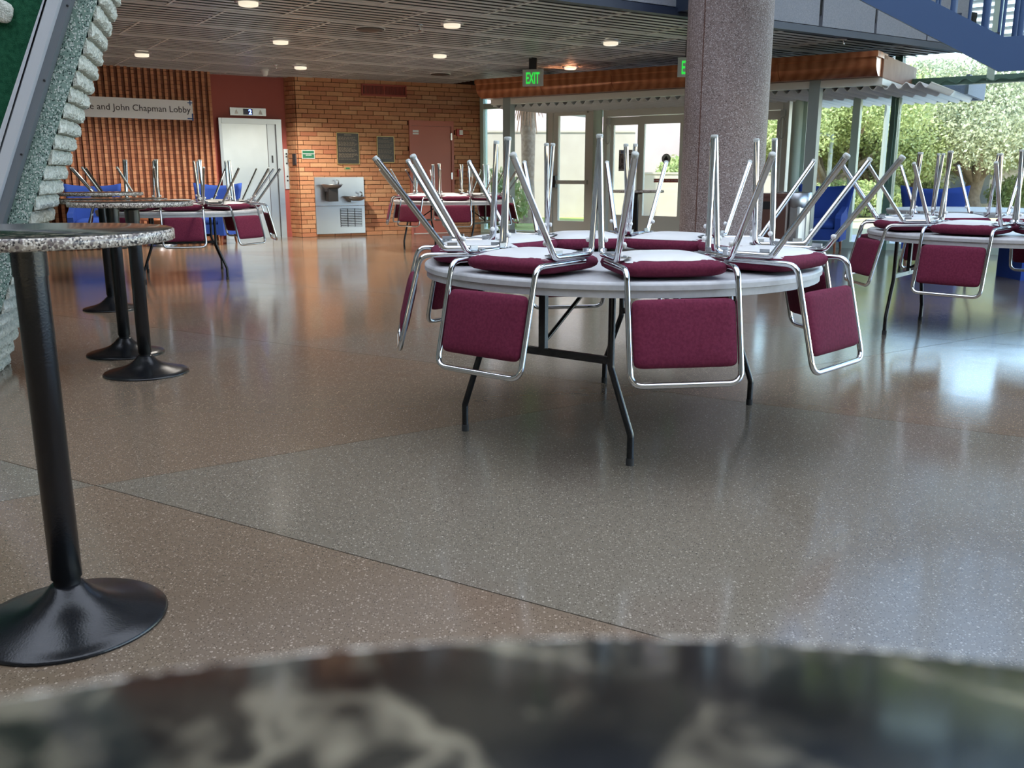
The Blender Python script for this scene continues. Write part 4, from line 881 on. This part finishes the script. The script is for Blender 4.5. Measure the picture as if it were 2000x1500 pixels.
# ------------------------------------------------------------------ pub tables
PH = 1.0; PR = .335
def pub(x, y, h, label, rz=0, PR=PR):
    t = thing('pub_table', label, 'table', (x, y, 0), rz, 'tall round pub tables')
    tp = obj('tabletop', MB().lathe([(PR - .004, h - .002), (PR - .008, h), (0, h)], 64).lathe([(0, h - .028), (PR - .004, h - .028), (PR - .004, h - .010)], 64), marbleTop, t, world=False)
    obj('edge_band', MB().lathe([(PR - .005, h - .0285), (PR, h - .026), (PR, h - .004), (PR - .004, h - .0015), (PR - .006, h - .0015)], 64), marbleEdge, tp, world=False)
    obj('top_plate', MB().lathe([(.04, h - .050), (.075, h - .046), (.088, h - .034), (.088, h - .028)], 28), black, t, world=False)
    obj('collar', MB().lathe([(.0405, h - .11), (.0405, h - .046)], 24), black, t, world=False)
    obj('pole', MB().lathe([(.033, .105), (.033, .12), (.038, .125), (.038, h - .05)], 28), black, t, world=False)
    obj('base', MB().lathe([(.238, 0), (.240, .006), (.234, .012), (.195, .022), (.14, .037), (.095, .056), (.062, .082), (.045, .102), (.036, .108), (0, .108)], 56), black, t, world=False)
    return t
pub(-1.165, 2.21, 1.02, 'black pub table with marble top at the left foreground')
pub(-2.17, 5.29, PH, 'nearest of the three black pub tables clustered behind the foreground one')
pub(-2.54, 5.89, PH, 'middle of the three clustered black pub tables')
pub(-3.50, 7.93, PH, 'farthest of the three clustered black pub tables')
pub(.025, -.155, 1.036, 'dark marble pub tabletop blurred under the camera', R(40), .372)
p = aty(1242, 372, 11.2); pub(p.x, 11.2, p.z + .005, 'dark pub table standing before the glass sliding doors')

# ------------------------------------------------------------------ blue armchairs
def armchair(x, y, rz, label):
    t = thing('blue_armchair', label, 'armchair', (x, y, 0), rz, 'blue winged armchairs')
    # local: faces -Y
    obj('seat', MB().pad(.54, .58, .16, .25, 24, 8, Matrix.Translation((0, -.03, .39)), dome=.02), blueup, t, world=False)
    obj('seat_base', MB().box(-.29, .29, -.30, .30, .17, .34), blueup, t, world=False)
    mb = MB()
    def fb(side):
        def fn(u, v):
            xx = (u - .5) * 2; z = .30 + v * .66; wd = .33 + .09 * v ** 1.5; top = .0 + (.045 * (xx ** 2) if v > .9 else 0)
            yb = .24 + .13 * v - .10 * abs(xx) ** 2.4 * (.4 + .6 * v)
            return (xx * wd, yb + (.085 if side else 0) - .0, z + top)
        return fn
    n_ = 14; f0, f1 = fb(0), fb(1)
    a_ = [f0(i / n_, j / 10) for j in range(11) for i in range(n_ + 1)]; b_ = [f1(i / n_, j / 10) for j in range(11) for i in range(n_ + 1)]; w1 = n_ + 1; off = len(a_)
    fs = [(j * w1 + i, j * w1 + i + 1, (j + 1) * w1 + i + 1, (j + 1) * w1 + i) for j in range(10) for i in range(n_)] + [(off + j * w1 + i, off + (j + 1) * w1 + i, off + (j + 1) * w1 + i + 1, off + j * w1 + i + 1) for j in range(10) for i in range(n_)]
    for i in range(n_): fs += [(i, off + i, off + i + 1, i + 1), (10 * w1 + i, 10 * w1 + i + 1, off + 10 * w1 + i + 1, off + 10 * w1 + i)]
    for j in range(10): fs += [(j * w1, (j + 1) * w1, off + (j + 1) * w1, off + j * w1), (j * w1 + n_, off + j * w1 + n_, off + (j + 1) * w1 + n_, (j + 1) * w1 + n_)]
    mb.add(a_ + b_, fs, None, True); obj('backrest', mb, blueup, t, world=False)
    for s in (1, -1):
        mb = MB(); pr = [(-.31, .16), (.30, .16), (.33, .66), (.20, .66), (-.10, .585), (-.29, .56), (-.335, .50)]
        mb.prism(pr, 0, .085, Matrix(((0, 0, s, s * .265), (1, 0, 0, 0), (0, 1, 0, 0), (0, 0, 0, 1)))); obj('armrest', mb, blueup, t, world=False)
        for yy in (-.26, .27): obj('leg', MB().tube([(s * .27, yy, .17), (s * .285, yy * 1.06, 0)], [.026, .016], 10), wood, t, world=False)
    return t
armchair(4.75, 14.25, R(-28), 'blue armchair beside the steel bin by the glass')
armchair(5.75, 12.6, R(150), 'blue armchair seen from behind beyond the bare table')
pp = atz(366, 468, 0); armchair(-5.05, 15.55, R(-8), 'blue armchair against the ribbed wall beside the elevator'); armchair(-6.55, 14.5, R(20), 'blue armchair at the far left mostly behind the pub tables')
# low drum side table between the left armchairs
t = thing('drum_side_table', 'small round wooden side table with steel base between the left armchairs', 'side table', (-5.75, 15.1, 0)); obj('drum', MB().lathe([(.20, .06), (.20, .42)], 28), wood, t, world=False); obj('tabletop', MB().lathe([(.30, .42), (.30, .45), (0, .45)], 32), wood, t, world=False); obj('steel_base', MB().lathe([(.24, 0), (.24, .05), (.20, .06)], 28), steel, t, world=False)
# bins
p = aty(1543, 470, 12.8); bx_, by_ = p.x, 12.8
t = thing('steel_bin', 'tall ribbed stainless steel bin right of the column', 'bin', (bx_, by_, 0)); 
mb = MB(); ns = 48; rib = [(.235 + (.006 if k % 4 < 2 else 0)) for k in range(ns)]
for z0, z1 in ((.04, .74),):
    vs = [(rib[k] * cos(2 * pi * k / ns), rib[k] * sin(2 * pi * k / ns), z) for z in (z0, z1) for k in range(ns)]; mb.add(vs, [(k, (k + 1) % ns, ns + (k + 1) % ns, ns + k) for k in range(ns)], None, False)
obj('body', mb, steel, t, world=False); obj('rim', MB().lathe([(.235, .70), (.248, .74), (.248, .90), (.235, .91), (.12, .905), (.11, .85)], 40), steel, t, world=False); obj('foot', MB().lathe([(.225, 0), (.225, .05)], 40), blackflat, t, world=False)
p = aty(1497, 470, 12.4); t = thing('brown_recycling_box', 'brown laminate recycling box between the column and steel bin', 'bin', (p.x, 12.4, 0), R(-20)); obj('body', MB().box(-.24, .24, -.22, .22, .03, .86), brownbox, t, world=False); obj('lid', MB().box(-.25, .25, -.23, .23, .86, .90), brownbox, t, world=False); obj('opening', MB().box(-.12, .12, -.226, -.22, .70, .80), blackflat, t, world=False); obj('plinth', MB().box(-.22, .22, -.20, .20, 0, .03), blackflat, t, world=False)
p = atz(1993, 548, 0); t = thing('blue_ottoman', 'dark blue cushion seat at the right edge behind the table', 'ottoman', (p.x + .25, p.y + .25, 0)); obj('seat', MB().pad(.56, .56, .16, .3, 20, 8, Matrix.Translation((0, 0, .38))), blueup, t, world=False); obj('body', MB().box(-.26, .26, -.26, .26, .0, .34), blueup, t, world=False)

# ------------------------------------------------------------------ outside: buildings, trees, lamps
bw = thing('beige_garden_wall', 'low beige stucco garden wall behind the lawn', 'wall', (2, 26.0, 0))
for a, b, y, h in ((-6, 3.35, 25.6, 2.25), (3.35, 8.4, 26.2, 1.15)):
    n_ = max(2, int((b - a) / 1.9)); 
    for k in range(n_): obj('wall_panel', MB().box(a + (b - a) * k / n_ + .006, a + (b - a) * (k + 1) / n_ - .006, y, y + .25, -.1, h), stucco, bw)
    obj('coping', MB().box(a, b, y - .02, y + .27, h, h + .05), stucco, bw)
pbld = thing('pink_building', 'tall pale pink stucco building behind the garden wall', 'building', (0, 30.5, 0)); obj('wall', MB().box(-14, 7.1, 30.5, 36, -.1, 7.5), stucco2, pbld); obj('parapet', MB().box(-14, 7.15, 30.45, 36, 7.5, 7.7), stucco, pbld)
fb = thing('far_beige_building', 'low beige building far behind the oak trees', 'building', (24, 47, 0)); obj('wall', MB().box(14, 44, 46, 56, 0, 2.7), stucco, fb); obj('roof', MB().box(13.8, 44.2, 45.8, 56, 2.7, 2.95), stucco2, fb)
for k in range(5): obj('window', MB().box(17 + k * 5, 18.6 + k * 5, 45.96, 46.05, .9, 1.9), darkmetal, fb)
p = aty(1884, 362, 36); t = thing('utility_box', 'grey utility box on the dry grass under the oak', 'box', (p.x, 36, 0)); obj('cabinet', MB().box(-.75, .75, -.4, .4, .05, 1.05), aludark, t, world=False); obj('lid', MB().box(-.8, .8, -.45, .45, 1.05, 1.12), aludark, t, world=False); obj('pad', MB().box(-.9, .9, -.5, .5, -.1, .05), pave, t, world=False)
# palm
p = atz(1031, 436, 0); t = thing('palm_tree', 'palm trunk with dead fronds seen left of the swing door', 'palm', (p.x, 22.6, 0)); px_ = p.x * 22.6 / p.y; t.location.x = px_
obj('trunk', MB().lathe([(.30, -.1), (.22, .15), (.165, .5), (.15, 1.0), (.165, 1.6), (.175, 2.2), (.20, 2.9), (.20, 4.2), (.1, 4.4)], 18), palmbark, t, world=False)
mb = MB(); rnd = random.Random(3)
for k in range(90):
    a = rnd.uniform(0, 2 * pi); z = rnd.uniform(2.75, 4.3); l_ = rnd.uniform(.35, .9); rr = rnd.uniform(.16, .3); p0 = Vector((rr * cos(a), rr * sin(a), z)); p1 = p0 + Vector((.16 * cos(a), .16 * sin(a), -l_)); wv = Vector((-sin(a), cos(a), 0)) * .03
    mb.add([p0 - wv, p0 + wv, p1 + wv * .3, p1 - wv * .3], [(0, 1, 2, 3)])
o = obj('dead_fronds', mb, frond, t, world=False); o['kind'] = 'stuff'
p = aty(1577, 180, 22); t = thing('palm_tree', 'second palm with hanging brown fronds beyond the right glass', 'palm', (p.x, 22, 0)); t['group'] = 'palms'
obj('trunk', MB().lathe([(.2, -.1), (.13, .4), (.12, 3.2), (.1, 4.2)], 14), palmbark, t, world=False); mb = MB()
for k in range(110):
    a = rnd.uniform(0, 2 * pi); z = rnd.uniform(2.9, 4.2); l_ = rnd.uniform(.4, 1.0); rr = rnd.uniform(.10, .32); p0 = Vector((rr * cos(a), rr * sin(a), z)); p1 = p0 + Vector((.1 * cos(a), .1 * sin(a), -l_)); wv = Vector((-sin(a), cos(a), 0)) * .025
    mb.add([p0 - wv, p0 + wv, p1 + wv * .3, p1 - wv * .3], [(0, 1, 2, 3)])
o = obj('dead_fronds', mb, frond, t, world=False); o['kind'] = 'stuff'
def leaves_mesh(blobs, n, size, m, seed, name='foliage'):
    rnd = random.Random(seed); vs = []; fs = []; W = sum(b[3] * b[3] for b in blobs)
    for (x, y, z, r, sq) in blobs:
        for k in range(int(n * r * r / W)):
            d = Vector((rnd.gauss(0, 1), rnd.gauss(0, 1), rnd.gauss(0, 1))).normalized(); rr = r * (rnd.random() ** .35) * rnd.uniform(.85, 1.1); c = Vector((x, y, z)) + Vector((d.x * rr, d.y * rr, d.z * rr * sq))
            u = Vector((rnd.gauss(0, 1), rnd.gauss(0, 1), rnd.gauss(0, 1))).normalized(); v = u.cross(Vector((rnd.gauss(0, 1), rnd.gauss(0, 1), rnd.gauss(0, 1)))).normalized(); s = size * rnd.uniform(.6, 1.3); b = len(vs)
            vs += [c + u * s, c + v * s * .5, c - u * s, c - v * s * .5]; fs.append((b, b + 1, b + 2, b + 3))
    me = bpy.data.meshes.new(name); me.from_pydata([tuple(q) for q in vs], [], fs); me.materials.append(m); return me
def wood_mesh(seed, h, spread, r0):
    rnd = random.Random(seed); mb = MB(); forks = []
    mb.tube([(0, 0, -.1), (rnd.uniform(-.1, .1), 0, h * .12), (rnd.uniform(-.15, .15), .05, h * .28)], [r0 * 1.3, r0, r0 * .9], 10)
    for k in range(7):
        a = k * 2 * pi / 7 + rnd.uniform(-.3, .3); e = Vector((cos(a) * spread * rnd.uniform(.55, .9), sin(a) * spread * rnd.uniform(.55, .9), h * rnd.uniform(.55, .85))); m_ = Vector((e.x * .4, e.y * .4, h * .42 + rnd.uniform(-.2, .2)))
        mb.tube([(0, .03, h * .22), m_, m_ * .5 + e * .5 + Vector((0, 0, .15)), e], [r0 * .6, r0 * .42, r0 * .25, r0 * .1], 8); forks.append(e)
    return mb, forks
def tree_kind(seed, h, spread, r0, n, size, lm):
    mb, forks = wood_mesh(seed, h, spread, r0); rnd = random.Random(seed + 50); blobs = [(0, 0, h * .72, spread * .55, .6)]
    for f in forks: blobs.append((f.x, f.y, f.z, spread * rnd.uniform(.36, .5), .68)); blobs.append((f.x * 1.15, f.y * 1.15, f.z - h * .14, spread * .34, .7))
    for k in range(5): a = rnd.uniform(0, 6.28); blobs.append((cos(a) * spread * .45, sin(a) * spread * .45, h * rnd.uniform(.85, .95), spread * .34, .6))
    return mb.mesh('trunk', bark), leaves_mesh(blobs, n, size, lm, seed + 9)
KT = [tree_kind(1, 4.3, 3.6, .26, 60000, .058, leafA), tree_kind(2, 3.9, 3.0, .17, 52000, .056, leafB), tree_kind(3, 4.4, 3.6, .22, 52000, .062, leafA)]
TREES = [(1905, 29.5, 0, 1.0, 'large pale oak with a forked trunk right of the dark green mullion'), (1790, 34, 2, .95, 'pale oak behind the dark green mullion'), (1700, 30, 1, .98, 'bright green tree between the two lamp posts'), (1615, 28, 1, .98, 'bright green tree behind the near lamp post'), (1570, 36, 2, 1.0, 'tall tree partly hidden by the pipe post'), (2030, 38, 1, 1.1, 'bright green tree at the right edge of the glass'), (1480, 34, 1, .8, 'tree hidden mostly by the stone column'), (2120, 33, 0, 1.05, 'oak just beyond the right edge of view'), (1850, 46, 2, 1.15, 'distant oak behind the large pale oak'), (1680, 44, 2, 1.15, 'distant oak behind the bright trees')]
for k, (px, Y, kd, sc, lab) in enumerate(TREES):
    p = aty(px, 340, Y); t = thing('tree', lab, 'tree', (p.x, Y, -.05), k * 1.1, 'trees outside the glass'); t.scale = (sc, sc, sc)
    share('trunk', KT[kd][0], t); share('foliage', KT[kd][1], t)['kind'] = 'stuff'
BSH = leaves_mesh([(0, 0, .45, .6, .8), (.6, .1, .4, .5, .8), (-.6, 0, .4, .5, .8)], 5000, .05, leafC, 77); TW = MB().tube([(0, 0, -.05), (.1, 0, .5)], [.03, .01], 6).tube([(0, 0, -.05), (-.3, 0, .5)], [.03, .01], 6).mesh('stem', bark)
BUSH = [(1595, 25, 1.0, 'low round bush seen beside the steel bin'), (1645, 27, 1.1, 'low bush at the foot of the near lamp post'), (1700, 26, 1.1, 'low bush between the lamp posts'), (1785, 36, 1.3, 'low bush left of the utility box'), (1990, 33, 1.2, 'low bush right of the large oak trunk'), (963, 21.2, .95, 'leafy shrub outside the narrow window by the brick wall'), (1328, 28.3, 1.25, 'shrub above the garden wall left of the column')]
for k, (px, Y, sc, lab) in enumerate(BUSH):
    p = aty(px, 340, Y); t = thing('bush', lab, 'bush', (p.x, Y, 0), k * 1.7, 'bushes outside the glass'); t.scale = (sc, sc, sc * (1.5 if k >= 5 else 1)); share('stem', TW, t); share('foliage', BSH, t)['kind'] = 'stuff'
for x, ytop, Y, lab in ((1625, 262, 26, 'shorter grey lamp post beyond the glass'), (1735, 195, 22, 'taller grey lamp post beside the dark green mullion')):
    p = aty(x, ytop, Y); t = thing('lamp_post', lab, 'lamp post', (p.x, Y, 0), 0, 'outdoor lamp posts'); obj('pole', MB().tube([(0, 0, -.05), (0, 0, p.z)], .06, 10), MATS['post_paint'], t, world=False); obj('arm', MB().tube([(0, 0, p.z - .06), (-.22, 0, p.z - .03)], .035, 8), MATS['post_paint'], t, world=False); obj('lamp_head', MB().lathe([(.17, -.06), (.18, -.03), (.10, .03), (0, .04)], 20, Matrix.Translation((-.25, 0, p.z))), MATS['post_paint'], t, world=False)
